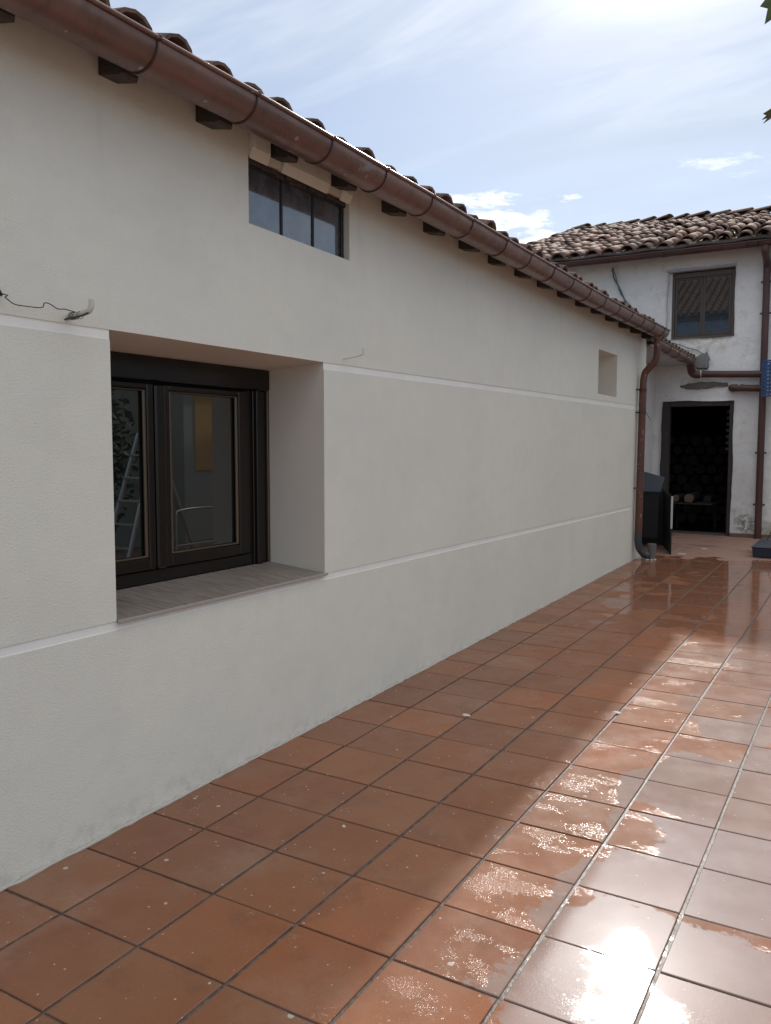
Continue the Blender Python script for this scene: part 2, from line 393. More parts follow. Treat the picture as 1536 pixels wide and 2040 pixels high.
def glass(name, tint, rough=.0, dirt=0.0, dcol=(.2, .22, .25)):
    def f(n):
        set_(n, 'Roughness', rough)
        c = n.mix(n.ramp(n.noise(n.pos, 8, 5, .65), .35, .75, 0, dirt), tint, dcol)
        set_(n, 'Base Color', c)
        n.b.inputs['Coat Weight'].default_value = 1.0; n.b.inputs['Coat Roughness'].default_value = .01; n.b.inputs['Coat IOR'].default_value = 1.75
        n.b.inputs['IOR'].default_value = 1.5
    return mat(name, f)
M_glass = glass('dark_window_glass', (.006, .009, .008))
M_glass_hi = glass('dusty_small_pane', (.05, .055, .062), .12, .9, (.13, .145, .165))
M_glass_far = glass('far_window_glass', (.03, .036, .036), .04, .5, (.06, .07, .07))
def f_sill(n):
    g = n.noise(n.mapping(n.pos, (3, 26, 3), (0, 0, .25)), 2.4, 6, .65, .6)
    c = n.mix(n.ramp(g, .3, .7), (.17, .135, .11), (.36, .31, .265))
    c = n.mix(n.math('MULTIPLY', n.rnd, .35), c, (.18, .155, .14))
    set_(n, 'Base Color', c); set_(n, 'Roughness', .5)
M_sill = mat('wood_look_ceramic', f_sill)
M_mortar = mat('grey_mortar', lambda n: (set_(n, 'Base Color', n.mix(n.noise(n.pos, 20, 5, .7), (.17, .165, .16), (.27, .265, .255))), set_(n, 'Normal', n.bump(n.noise(n.pos, 60, 4), .6, .01))), rough=.9)
M_mortar_br = mat('brown_mortar', lambda n: (set_(n, 'Base Color', n.mix(n.noise(n.pos, 20, 5, .7), (.12, .10, .09), (.20, .17, .16))), set_(n, 'Normal', n.bump(n.noise(n.pos, 60, 4), .6, .01))), rough=.9)
def f_whitewash(n):
    x, y, z = n.sep(n.pos)[0:3]
    c = n.mix(n.ramp(n.noise(n.pos, 1.3, 4, .55), .35, .7), (.83, .815, .78), (.73, .72, .70))
    c = n.mix(n.ramp(n.noise(n.pos, 7, 5, .65), .52, .75, 0, .45), c, (.50, .49, .47))
    # peeled patches and dark pits
    pit = n.math('MULTIPLY', n.ramp(n.noise(n.pos, 34, 4, .7), .63, .67), n.ramp(n.noise(n.mapping(n.pos, (1,1,1), (0,0,0), (5,0,2)), 2.6, 4, .6), .50, .60))
    c = n.mix(n.math('MULTIPLY', pit, .7), c, (.18, .17, .15))
    # ochre bleeding under the window
    och = n.math('MULTIPLY', n.ramp(n.vmath('DISTANCE', n.mapping(n.pos, (1, 0, 3.2)), (.2, 0, 3.2*2.98), out=1), .62, .25), n.ramp(n.noise(n.pos, 11, 4), .4, .6, 0, .6))
    c = n.mix(och, c, (.56, .49, .37))
    # green damp stain near the foot
    g = n.math('MULTIPLY', n.ramp(z, .95, .25), n.ramp(n.noise(n.mapping(n.pos, (1, 1, 1), (0, 0, 0), (0, 0, 3)), 4.0, 5, .65), .48, .66, 0, .75))
    c = n.mix(g, c, (.29, .285, .19))
    g2 = n.math('MULTIPLY', n.ramp(n.vmath('DISTANCE', n.mapping(n.pos, (1, 0, 1)), (.86, 0, .40), out=1), .20, .07), n.ramp(n.noise(n.pos, 20, 5, .7), .42, .56, 0, .8))
    c = n.mix(g2, c, (.15, .15, .10))
    set_(n, 'Base Color', c)
    h = n.math('ADD', n.math('MULTIPLY', n.noise(n.pos, 9, 4, .6), 1.5), n.noise(n.pos, 45, 4, .65))
    set_(n, 'Normal', n.bump(h, .55, .014)); set_(n, 'Roughness', .88)
M_lime = mat('old_whitewash', f_whitewash, spec=.2)
M_lime_plain = mat('plain_whitewash', lambda n: (set_(n, 'Base Color', n.mix(n.noise(n.pos, 2, 5), (.52, .52, .53), (.40, .40, .41))), set_(n, 'Normal', n.bump(n.noise(n.pos, 20, 4), .5, .01))), rough=.9)
M_farframe = mat('brown_aluminium_sash', color=(.085, .066, .052), rough=.45, metal=.1)
M_unlit = mat('unlit_inner_wall', lambda n: set_(n, 'Base Color', n.mix(n.ramp(n.noise(n.pos, 6, 4), .4, .7), (.010, .010, .011), (.028, .026, .026))), rough=.95, spec=.1)  # near-black: the darkness of the unlit rooms is put into the colour
M_doorwood = mat('old_brown_door_frame', lambda n: (set_(n, 'Base Color', n.mix(n.noise(n.mapping(n.pos, (25, 25, 3)), 2, 5), (.030, .023, .021), (.062, .048, .044))), set_(n, 'Normal', n.bump(n.noise(n.mapping(n.pos, (25, 25, 3)), 3, 4), .5, .006))), rough=.7)
M_bark = mat('firewood_bark', lambda n: (set_(n, 'Base Color', n.mix(n.noise(n.pos, 25, 4), (.020, .014, .011), (.050, .038, .030))), set_(n, 'Normal', n.bump(n.noise(n.pos, 30, 4), .8, .01))), rough=.9)
M_cut = mat('cut_firewood_end', lambda n: set_(n, 'Base Color', n.mix(n.noise(n.obj, 30, 4), (.20, .145, .105), (.13, .095, .07))), rough=.8)
M_cut_dimmed = mat('dimmed_firewood_end', color=(.055, .043, .034), rough=.9)  # shaded copy of the log end colour for the dim back of the room
M_sheet = mat('black_painted_sheet', lambda n: set_(n, 'Base Color', n.mix(n.ramp(n.noise(n.pos, 18, 4), .66, .70, 0, .4), (.012, .012, .013), (.06, .06, .062))), rough=.55)
M_whiteedge = mat('chipped_white_edge', color=(.55, .52, .49), rough=.7)
M_greyplate = mat('blue_grey_metal_plate', lambda n: set_(n, 'Base Color', n.mix(n.noise(n.pos, 6, 3), (.085, .105, .135), (.115, .13, .155))), rough=.45, metal=.2)
M_pvc = mat('dark_grey_pvc', color=(.045, .052, .056), rough=.35)
M_cup = mat('grey_brown_pvc', lambda n: set_(n, 'Base Color', n.mix(n.noise(n.pos, 20, 3), (.12, .105, .10), (.19, .165, .155))), rough=.6)
M_blue = mat('blue_plastic', color=(.018, .060, .165), rough=.42)
M_navy = mat('dark_navy_plastic', color=(.016, .022, .042), rough=.4)
M_wire = mat('thin_dark_wire', color=(.03, .028, .026), rough=.5)
M_cable = mat('grey_green_cable', color=(.11, .14, .13), rough=.5)
M_hookw = mat('cream_painted_hook', color=(.60, .57, .50), rough=.7)
M_leaf = mat('vine_leaf', lambda n: (set_(n, 'Base Color', n.mix(n.noise(n.pos, 60, 3), (.070, .095, .030), (.10, .12, .045))), ), rough=.5)
M_stem = mat('brown_cane', color=(.12, .08, .05), rough=.8)
M_flake = mat('dried_paint_flake', color=(.62, .58, .53), rough=.8)
M_grey_plaster = mat('grey_render', lambda n: (set_(n, 'Base Color', n.mix(n.noise(n.pos, 2, 4), (.46, .48, .44), (.36, .385, .36))), set_(n, 'Normal', n.bump(n.noise(n.pos, 40, 3), .4, .005))), rough=.85)
M_ochre = mat('ochre_render', color=(.62, .40, .18), rough=.85)
M_blueshade = mat('blue_eave_shade', color=(.09, .15, .26), rough=.8)  # bluish shade under the eave, put in as a coloured band
M_alumin = mat('bare_aluminium', color=(.6, .61, .62), rough=.3, metal=.9)
M_dirt = mat('packed_earth', lambda n: (set_(n, 'Base Color', n.mix(n.noise(n.pos, 3, 5), (.16, .12, .085), (.24, .19, .14))), set_(n, 'Normal', n.bump(n.noise(n.pos, 25, 4), .6, .02))), rough=.95)
M_tree = mat('dark_green_foliage', lambda n: set_(n, 'Base Color', n.mix(n.noise(n.pos, 3, 3), (.016, .032, .012), (.032, .052, .018))), rough=.6)

# ------------------------------------------------------------------ ground and terrace
g = MB().add([(-60, -60, -.35), (60, -60, -.35), (60, 60, -.35), (-60, 60, -.35)], [(0, 1, 2, 3)]).build('ground', M_dirt)
g['kind'] = 'structure'
def fz(x, y): return FTX*x + FTY*y
terrace = MB()
x0, x1, y0, y1 = -.46, 5.6, -3.2, 13.3
terrace.add([(x0,y0,fz(x0,y0)-.0045),(x1,y0,fz(x1,y0)-.0045),(x1,y1,fz(x1,y1)-.0045),(x0,y1,fz(x0,y1)-.0045),
             (x0,y0,-.4),(x1,y0,-.4),(x1,y1,-.4),(x0,y1,-.4)],
            [(0,1,2,3),(7,6,5,4),(0,4,5,1),(1,5,6,2),(2,6,7,3),(3,7,4,0)])
terrace = terrace.build('tiled_terrace', M_grout); terrace['kind'] = 'structure'
PX, PY, GX0, GY0 = .34, .32841, .28557, 2.33632
JX, JY = .0125, .0075
def tile_bm(w, d, cx=0, cy=0, th=.007, c=.0022):
    return [(-w/2+cx, -d/2+cy, -th), (w/2+cx, -d/2+cy, -th), (w/2+cx, d/2+cy, -th), (-w/2+cx, d/2+cy, -th),
            (-w/2+cx, -d/2+cy, -c), (w/2+cx, -d/2+cy, -c), (w/2+cx, d/2+cy, -c), (-w/2+cx, d/2+cy, -c),
            (-w/2+c+cx, -d/2+c+cy, 0), (w/2-c+cx, -d/2+c+cy, 0), (w/2-c+cx, d/2-c+cy, 0), (-w/2+c+cx, d/2-c+cy, 0)]
TF = [(0,1,5,4),(1,2,6,5),(2,3,7,6),(3,0,4,7),(4,5,9,8),(5,6,10,9),(6,7,11,10),(7,4,8,11),(8,9,10,11)]
full = bpy.data.meshes.new('floor_tile'); full.from_pydata(tile_bm(PX-JX, PY-JY), [], TF); full.materials.append(M_tile)
wn = GX0 - JX/2
narrow = bpy.data.meshes.new('floor_tile_cut'); narrow.from_pydata(tile_bm(wn - .004, PY-JY), [], TF); narrow.materials.append(M_tile)
rest = MB(); rt = random.Random(3); ntile = 0
slope = Matrix(((1, 0, FTX), (0, 1, FTY), (-FTX, -FTY, 1)))
for j in range(-17, 33):
    yc = GY0 + (j + .5)*PY
    for i in range(-3, 15):
        if i < -1 and yc < 10.40: continue
        if i >= 0 or i <= -2: xc = GX0 + (i + .5)*PX; w = PX
        else: xc = (.004 + wn)/2; w = None
        if i == -1 and yc > 10.40: xc = GX0 - .5*PX; w = PX
        if xc > 5.5 or xc < -.40: continue
        if yc > 12.85 and (xc < -.3 or xc > .62): continue
        rxyz = (FTY + rt.gauss(0, .0016), -FTX*-1*0 + (-FTX)*-1*0 - (-FTX)*-1*0 + 0 + rt.gauss(0, .0016) - FTX*0, rt.gauss(0, .0012))
        rxyz = (FTY + rt.gauss(0, .0016), -FTX + rt.gauss(0, .0016), rt.gauss(0, .0012))
        z = fz(xc, yc) + .0015 + rt.gauss(0, .0006)
        vis = yc > 0.95 and yc < 12.9 and (xc - 2.12*1.0) < -0.02 + (2.25 - 2.12) + max(0, (4.2 - yc))*.08 - max(0, yc - 4.2)*.085 + .28
        px, py = xc + rt.gauss(0, .0008), yc + rt.gauss(0, .0008)
        if vis and ntile < 299:
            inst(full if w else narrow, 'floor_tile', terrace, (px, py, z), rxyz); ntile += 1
        else:
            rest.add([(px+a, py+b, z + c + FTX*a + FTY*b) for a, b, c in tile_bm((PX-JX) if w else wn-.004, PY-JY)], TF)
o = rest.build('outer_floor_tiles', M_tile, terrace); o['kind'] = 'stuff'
print('floor tiles', ntile)

# ------------------------------------------------------------------ the rendered house on the left
house = thing('rendered_house', 'long low cream rendered house with tiled roof and brown gutter along the terrace', 'house', (0, 0, 0))
YE = 10.39
def ez(y): return -.055*max(0.0, min(1.0, (y-3.0)/7.0))     # the old eave sags towards the far end
def ubt(y): return 1.936 + max(0, y-3.57)*.0072
def lbt(y): return .846 - max(0, y-3.6)*.0052
def wob(y, s): return mnoise.noise(Vector((y*2.3, s, 0)))*.0022 + mnoise.noise(Vector((y*14, s, 3)))*.0008
ys = [-3.2, -2.6, -2.0, -1.4, -.8, -.2, .3, .8, 1.3, 1.8, 2.185, 2.6, 2.99, 3.3, 3.571, 3.815, 4.2, 4.7, 5.2, 5.7, 6.2, 6.7, 7.2, 7.8, 8.41, 8.75, 9.10, 9.5, 9.9, YE]
ysf = []
for a, b in zip(ys[:-1], ys[1:]):
    k = max(1, int(round((b-a)/.1)))
    ysf += [a + (b-a)*i/k for i in range(k)]
ysf.append(YE)
def rows(y):
    return [-.34, .3, lbt(y)-.034 + wob(y, 1), lbt(y) + wob(y, 2)*.8, 1.3, ubt(y)-.037-max(0, y-6)*.003 + wob(y, 3), ubt(y) + wob(y, 4)*.8,
            2.04 + max(0, y-8)*-.006 + (0.0 if y > 4 else .02), 2.48 if y > 6 else 2.50 - (0 if y < 3 else min(.01, (y-3)*.012)), 2.795, 2.93 + ez(y)]
def depth(yc, r):
    if 2.185 < yc < 3.571 and 3 <= r <= 5: return -.40
    if 2.99 < yc < 3.815 and r == 8: return -.075
    if 8.41 < yc < 9.10 and r == 7: return -.34
    if r in (2, 5): return -.0035
    return 0.0
wall = MB(); bands = [MB(), MB(), MB()]
nr = 10
cellz = {}
for ci in range(len(ysf)-1):
    ya, yb = ysf[ci], ysf[ci+1]; ra, rb = rows(ya), rows(yb); yc = (ya+yb)/2
    for r in range(nr):
        d = depth(yc, r); cellz[ci, r] = d
        tgt = bands[0 if r == 2 else (1 if yc < 2.3 else 2)] if d == -.0035 else wall
        if d == -.40: pass
        else:
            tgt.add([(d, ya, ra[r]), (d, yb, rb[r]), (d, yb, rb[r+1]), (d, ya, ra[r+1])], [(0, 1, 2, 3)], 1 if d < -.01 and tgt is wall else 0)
        if ci > 0 and cellz[ci-1, r] != d:
            e = cellz[ci-1, r]; lo, hi = (e, d) if e < d else (d, e)
            deep = hi - lo > .01
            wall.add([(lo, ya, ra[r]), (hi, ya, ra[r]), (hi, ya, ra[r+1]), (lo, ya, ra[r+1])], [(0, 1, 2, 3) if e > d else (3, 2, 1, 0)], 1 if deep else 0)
        if r > 0 and cellz[ci, r-1] != d:
            e = cellz[ci, r-1]; lo, hi = (e, d) if e < d else (d, e)
            deep = hi - lo > .01; z1, z2 = ra[r], rb[r]; q = 0
            if deep and r == 3: q = .036       # the sill falls outwards
            if deep and r == 6: q = -.030      # the soffit too
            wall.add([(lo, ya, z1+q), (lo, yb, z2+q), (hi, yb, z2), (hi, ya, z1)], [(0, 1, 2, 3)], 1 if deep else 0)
ra, rb = rows(YE), rows(-3.2)
wall.add([(0, YE, -.34), (-.46, YE, -.34), (-.46, YE, 2.93+ez(YE)), (0, YE, 2.93+ez(YE))], [(0, 1, 2, 3)])
wall.add([(0, -3.2, -.34), (-5, -3.2, -.34), (-5, -3.2, 3.9), (0, -3.2, 2.93)], [(0, 3, 2, 1)])
wall.build('wall', [M_stucco, M_reveal], house)
for band in bands: band.build('smooth_band', M_band, house)
# rough joint of splashed render where the wall meets the tiles
bead = MB(); rb_ = random.Random(5); yv = -.5
pts = []
while yv < YE:
    pts.append((.002 + rb_.random()*.006, yv, fz(0, yv) + .001 + rb_.random()*.004)); yv += .04
bead.tube(pts, .007, 6, 0, True, [.004 + rb_.random()*.007 for _ in pts])
bead.build('render_bead', mat('pale_render_bead', color=(.50, .46, .41), rough=.9), house)
dk = MB().box((-.9, 2.0, .5), (-.86, 3.8, 2.2)).box((-.86, 2.0, .5), (-.40, 2.18, 2.2)).box((-.86, 3.575, .5), (-.40, 3.8, 2.2)).build('dark_backing', M_unlit, house)

# main window -----------------------------------------------------
win = MB()
X = -.365
T = lambda a, b: win.bbox(a, b, .003)
wz0, wz1 = .872, 1.908
def frame_part(name, boxes, m_, parent, c=.004):
    q = MB()
    for a, b in boxes: q.bbox(a, b, c)
    return q.build(name, m_, parent)
wroot = frame_part('window', [((X-.06, 2.186, wz0), (X, 2.246, 1.798)), ((X-.06, 3.448, wz0), (X-.0, 3.570, 1.798)),
                              ((X-.06, 2.246, wz0), (X-.004, 3.448, .945))], M_frame, house)
frame_part('shutter_box', [((X-.10, 2.187, 1.800), (X+.018, 3.569, wz1))], M_frame, wroot, .006)
frame_part('shutter_guide', [((X, 2.188, wz0+.002), (X+.022, 2.228, 1.798))], M_frame, wroot)
frame_part('shutter_guide', [((X, 3.452, wz0+.002), (X+.022, 3.490, 1.798))], M_frame, wroot)
frame_part('corner_trim', [((X, 3.552, wz0+.002), (X+.012, 3.569, 1.798))], M_frame_edge, wroot, .002)
frame_part('outer_frame', [((X-.03, 3.389, .945), (X-.006, 3.447, 1.797)), ((X-.03, 2.247, .945), (X-.006, 2.300, 1.797)), ((X-.03, 2.300, 1.7895), (X-.006, 3.389, 1.7975))], M_frame, wroot)
def sash(ya, yb, name, sl_=.040, sr_=.040):
    zb, zt = .950, 1.788
    f = frame_part(name, [((X-.04, ya, zb), (X+.010, ya+sl_, zt)), ((X-.04, yb-sr_, zb), (X+.010, yb, zt)),
                          ((X-.04, ya+sl_, zb), (X+.009, yb-sr_, zb+.052)), ((X-.04, ya+sl_, zt-.026), (X+.009, yb-sr_, zt))], M_frame, wroot, .005)
    b = MB()
    for (y_, s_) in ((ya+sl_, 1), (yb-sr_, -1)):
        b.bbox((X-.012, min(y_, y_+s_*.017), zb+.053), (X+.004, max(y_, y_+s_*.017), zt-.027), .005)
    b.bbox((X-.012, ya+sl_+.013, zb+.053), (X+.003, yb-sr_-.013, zb+.064), .004)
    b.bbox((X-.012, ya+sl_+.013, zt-.036), (X+.003, yb-sr_-.013, zt-.027), .004)
    b.build('glazing_bead', M_frame_edge, wroot)
    MB().box((X-.028, ya+sl_-.005, zb+.045), (X-.016, yb-sr_+.005, zt-.022)).build('pane', M_glass, wroot)
sash(2.303, 2.742, 'sash', .060, .040); sash(2.806, 3.386, 'sash', .036, .062)
frame_part('meeting_stile', [((X-.02, 2.744, .948), (X+.020, 2.804, 1.786))], M_frame, wroot, .008)
# sill of tiles
sl = MB()
sill = bpy.data.objects.new('window_sill', None); C.objects.link(sill); sill.parent = house
yb_ = [2.188, 2.40, 2.80, 3.20, 3.566]
for a, b in zip(yb_[:-1], yb_[1:]):
    q = MB()
    def zz(x): return .850 - x*.10
    xs_ = (.012, X+.01)
    q.add([(xs_[0], a+.0015, zz(xs_[0])), (xs_[0], b-.0015, zz(xs_[0])), (xs_[1], b-.0015, zz(xs_[1])), (xs_[1], a+.0015, zz(xs_[1])),
           (xs_[0], a+.0015, zz(xs_[0])-.011), (xs_[0], b-.0015, zz(xs_[0])-.011), (xs_[1], b-.0015, zz(xs_[1])-.011), (xs_[1], a+.0015, zz(xs_[1])-.011)],
          [(0,1,2,3),(7,6,5,4),(0,4,5,1),(1,5,6,2),(2,6,7,3),(3,7,4,0)])
    q.build('sill_tile', M_sill, sill)
MB().bbox((.010, 2.180, .838), (.018, 3.578, .852), .002).build('sill_edging', mat('sill_edge_trim', color=(.36, .32, .28), rough=.5), sill)
MB().box((-.39, 2.186, .845), (.008, 3.57, .8485)).build('sill_bed', M_mortar, sill)

# small window high under the eave -----------------------------------
hw = MB().bbox((-.060, 2.990, 2.500), (-.034, 3.004, 2.795), .003).bbox((-.060, 3.790, 2.493), (-.034, 3.814, 2.795), .003)\
    .bbox((-.060, 3.004, 2.765), (-.034, 3.790, 2.795), .003).build('window', M_black, house)
for ya, yb in ((3.004, 3.277), (3.291, 3.535), (3.549, 3.790)):
    MB().box((-.052, ya, 2.487), (-.046, yb, 2.766)).build('pane', M_glass_hi, hw)
for y_ in (3.284, 3.542):
    MB().bbox((-.056, y_-.007, 2.488), (-.038, y_+.007, 2.766), .003).build('muntin', M_black, hw)
# ragged crumbly lintel and plaster blocks left between the rafters
lint = MB(); rl = random.Random(9)
yv = 2.99
while yv < 3.81:
    w_ = .03 + rl.random()*.04; lint.bbox((-.06, yv, 2.772 - rl.random()*.012), (-.004 - rl.random()*.02, min(yv+w_, 3.813), 2.796), .005); yv += w_
lint.build('crumbled_lintel', M_rafter, house)
for ya, yb in ((2.995, 3.125), (3.23, 3.605), (3.72, 3.815)):
    a, b = ya, yb; c_ = .03
    prof = [(.001, 2.925), (.030, 2.925), (.030, 2.825), (.004, 2.785), (.001, 2.785)]
    q = MB(); n_ = len(prof); vs = []
    for yy_ in (a, a+.012, b-.012, b):
        k = .65 if yy_ in (a, b) else 1.0
        vs += [(p[0]*k, yy_, 2.855 + (p[1]-2.855)*(.97 if k < 1 else 1) + ez(yy_)) for p in prof]
    fs = [tuple(range(n_))[::-1], tuple(range(3*n_, 4*n_))]
    for s_ in range(3):
        for k in range(n_): fs.append((s_*n_+k, s_*n_+(k+1) % n_, (s_+1)*n_+(k+1) % n_, (s_+1)*n_+k))
    q.add(vs, fs); q.build('plaster_block', M_stucco, house)

# rafters -------------------------------------------------------------
rr = random.Random(11); yv = .65
while yv < 10.3:
    w_ = .085 + rr.random()*.012; t_ = .100 + rr.random()*.018; dz = ez(yv) + rr.gauss(0, .003)
    q = MB(); sl_ = -.20
    xs_ = (-.3, 0.0, t_-.012, t_)
    vs = []
    for k, x_ in enumerate(xs_):
        cut = .012 if k == 3 else 0
        vs += [(x_, yv+cut*.5, 2.834 + x_*sl_ + dz + cut), (x_, yv+w_-cut*.5, 2.834 + x_*sl_ + dz + cut), (x_, yv+w_-cut*.3, 2.925 + x_*sl_ + dz), (x_, yv+cut*.3, 2.925 + x_*sl_ + dz)]
    fs = [(0,3,2,1), (12,13,14,15)]
    for s_ in range(3):
        for k in range(4): fs.append((s_*4+k, s_*4+(k+1) % 4, (s_+1)*4+(k+1) % 4, (s_+1)*4+k))
    q.add(vs, fs); q.build('rafter', M_rafter, house, True)
    yv += .50 + rr.gauss(0, .012)
q = MB(); segs = [-3.2 + i*.5 for i in range(28)]
for a, b in zip(segs[:-1], segs[1:]):
    b = min(b, YE+.06)
    if a >= b: break
    def V(x, y, z): return (x, y, z - .20*x + ez(y))
    q.add([V(-.35,a,2.900),V(.125,a,2.900),V(.125,b,2.900),V(-.35,b,2.900),V(-.35,a,2.922),V(.125,a,2.922),V(.125,b,2.922),V(-.35,b,2.922)],
          [(0,3,2,1),(4,5,6,7),(1,2,6,5),(3,0,4,7)])
q.build('eave_board', M_board, house)
# roof slab and its barrel tiles
SL = .30
roof = MB().add([(.13, -3.4, 2.915), (.13, 3, 2.915), (.13, YE+.05, 2.915-.055), (-5, YE+.05, 2.86+5.13*SL), (-5, 3, 2.915+5.13*SL), (-5, -3.4, 2.915+5.13*SL),
                 (.13, -3.4, 2.90), (.13, YE+.05, 2.845), (-5, YE+.05, 2.845+5.13*SL)],
                [(0, 1, 4, 5), (1, 2, 3, 4), (2, 7, 8, 3)]).build('roof', M_mortar_br, house)
def barrel_mesh(name, L, r0, r1, th=.013, n=9, arch=1.0, up=True):
    """half-round clay tile lying along +x (x=0 is the lower end), crown up or down"""
    vs = []; fs = []
    secs = [(0.0, r0), (L*.5, (r0+r1)/2), (L, r1)]
    for (x, r) in secs:
        for rr_ in (r, r-th):
            for k in range(n+1):
                a = math.pi*(.06 + .88*k/n)
                z = math.sin(a)*rr_*arch; y = -math.cos(a)*rr_
                vs.append((x, y, z if up else -z))
    m_ = n+1
    for s_ in range(2):
        for k in range(n):
            o_ = s_*2*m_; p_ = (s_+1)*2*m_
            fs.append((o_+k, p_+k, p_+k+1, o_+k+1)); fs.append((o_+m_+k, o_+m_+k+1, p_+m_+k+1, p_+m_+k))
    for k in range(n):
        fs.append((k, k+1, m_+k+1, m_+k)); o_ = 4*m_; fs.append((o_+k, o_+m_+k, o_+m_+k+1, o_+k+1))
    for s_ in range(2):
        o_ = s_*2*m_; p_ = (s_+1)*2*m_
        fs.append((o_, o_+m_, p_+m_, p_)); fs.append((o_+m_-1, p_+m_-1, p_+2*m_-1, o_+2*m_-1))
    me = bpy.data.meshes.new(name); me.from_pydata(vs, [], fs)
    me.polygons.foreach_set('use_smooth', [True]*(4*n) + [False]*(len(fs)-4*n))
    me.materials.append(M_clay); me.update()
    import bmesh
    bm = bmesh.new(); bm.from_mesh(me); bmesh.ops.recalc_face_normals(bm, faces=bm.faces); bm.to_mesh(me); bm.free()
    return me
cov = [barrel_mesh('cover_tile', .42, .086+.004*i, .068, .014, 6, .78+.05*i) for i in range(3)]
chn = barrel_mesh('channel_tile', .42, .085, .105, .013, 8, .62, False)
rt = random.Random(21); pitch = .218; ncol = int((YE + 3.2)/pitch)
for i in range(ncol):
    yc = -3.1 + i*pitch
    if yc < .7: continue
    nrow = 3
    for r in range(nrow):
        x_ = .205 - r*.30
        ang = math.atan(SL) - .03
        yy_ = yc + rt.gauss(0, .010)
        zc = 2.914 + ez(yc) + (.205 - x_)*SL + rt.gauss(0, .007)
        o = inst(rt.choice(cov), 'cover_tile', roof, (x_ + rt.gauss(0, .012), yy_, zc), (rt.gauss(0, .05), -ang + rt.gauss(0, .03), math.pi + rt.gauss(0, .05)))
        if r < 2:
            inst(chn, 'channel_tile', roof, (x_ - .03 + rt.gauss(0, .01), yc + pitch/2, 2.975 + ez(yc) + (.205-x_)*SL), (rt.gauss(0, .03), -ang, math.pi + rt.gauss(0, .03)))

# gutters ---------------------------------------------------------------
def gutter(parent, ya, yb, xr, zr, R_, joints, m_, name='gutter', zfun=lambda y: 0, n=14):
    root = bpy.data.objects.new(name, None); C.objects.link(root); root.parent = parent
    xc = xr - R_
    def sect(y, rad, z0):
        out = []
        for k in range(n+1):
            a = math.pi*(k/n)           # from outer rim (a=0) round the bottom to the back
            out.append((xc + math.cos(a)*rad, y, z0 - math.sin(a)*rad))
        return out
    cuts = [ya] + [j for j in joints if ya < j < yb] + [yb]
    rj = random.Random(4)
    for a, b in zip(cuts[:-1], cuts[1:]):
        q = MB(); vs = []; za, zb = zr + zfun(a) + rj.gauss(0, .0012), zr + zfun(b) + rj.gauss(0, .0012)
        b2 = b + .012
        for (y, z) in ((a, za), (b2, zb)):
            rad = R_ if y == a else R_ - .0035
            vs += sect(y, rad, z) + sect(y, rad-.003, z)
        m2 = n+1; fs = []
        for k in range(n):
            fs.append((k, k+1, 2*m2+k+1, 2*m2+k)); fs.append((m2+k, 3*m2+k, 3*m2+k+1, m2+k+1))
        q.add(vs, fs, 0, True)
        q.add(vs, [(k, m2+k, m2+k+1, k+1) for k in range(n)] + [(2*m2+k, 2*m2+k+1, 3*m2+k+1, 3*m2+k) for k in range(n)], 0, False)
        q.tube([(xr+.003, a, za+.004), (xr+.003, b, zb+.004)], .0085, 8)     # rolled front bead
        s_ = q.build('gutter_section', m_, root)
        if b < yb:
            # overlap collar and bead clip
            c = MB(); vs = []
            for y, rad in ((b-.004, R_-.001), (b-.003, R_+.0022), (b+.003, R_+.0022), (b+.004, R_-.001)):
                vs += sect(y, rad, zb)
            fs = []
            for s2 in range(3):
                for k in range(n): fs.append((s2*m2+k, s2*m2+k+1, (s2+1)*m2+k+1, (s2+1)*m2+k))
            c.add(vs, fs, 0, False)
            c.bbox((xr-.006, b-.005, zb-.004), (xr+.0135, b+.010, zb+.0145), .003)
            c.build('joint_collar', M_gutter_joint, root)
    return root
M_gutter_joint = mat('gutter_joint', lambda n: set_(n, 'Base Color', n.mix(n.noise(n.pos, 20, 3), (.055, .027, .023), (.10, .05, .04))), rough=.4, metal=.3)
J = [-.85, -.35, .15, .65, 1.12, 1.60, 2.16, 2.69, 3.22, 3.70, 4.20, 4.73, 5.27, 5.72, 6.21, 6.68, 7.14, 7.60, 8.08, 8.55, 9.03, 9.50, 9.98]
G1 = gutter(house, -1.4, 10.22, .300, 2.884, .092, J, M_gutter, zfun=lambda y: -.045*max(0, min(1, (y-3)/4.5)) + .012*max(0, (y-8)/2.2))
q = MB(); zr = 2.884-.033                                  # stop end
n_ = 14; vs = [(.208, 10.222, zr)] + [(.208+math.cos(math.pi*k/n_)*.092, 10.222, zr-math.sin(math.pi*k/n_)*.092) for k in range(n_+1)]
q.add(vs, [(0, k+1, k+2) for k in range(n_)]); q.build('stop_end', M_gutter, G1)
# second, lower gutter over the recess
lean = thing('lean_to_eave', 'short low tiled eave and gutter between the cream house and the doorway', 'eave', (0, 0, 0))
G2 = gutter(lean, 10.42, 12.62, .165, 2.775, .085, [11.0, 11.55, 12.05], M_gutter, zfun=lambda y: -.03*(y-10.4)/2)
s2 = MB().add([(.07, 10.35, 2.80), (.07, 12.86, 2.76), (-3, 12.86, 3.60), (-3, 10.35, 3.64), (.07, 10.35, 2.76), (.07, 12.86, 2.72), (-3, 12.86, 3.56), (-3, 10.35, 3.60)],
              [(0,1,2,3),(7,6,5,4),(0,4,5,1),(0,3,7,4),(1,5,6,2)]).build('roof', M_mortar_br, lean)
for i in range(12):
    yc = 10.5 + i*.205
    for r in range(3):
        x_ = .10 - r*.30
        inst(rt.choice(cov), 'cover_tile', s2, (x_, yc + rt.gauss(0, .008), 2.795 - .015*(yc-10.4) + (.10-x_)*.27), (rt.gauss(0, .05), -math.atan(.27)-.02, math.pi + rt.gauss(0, .04)), (1, .95, .85))
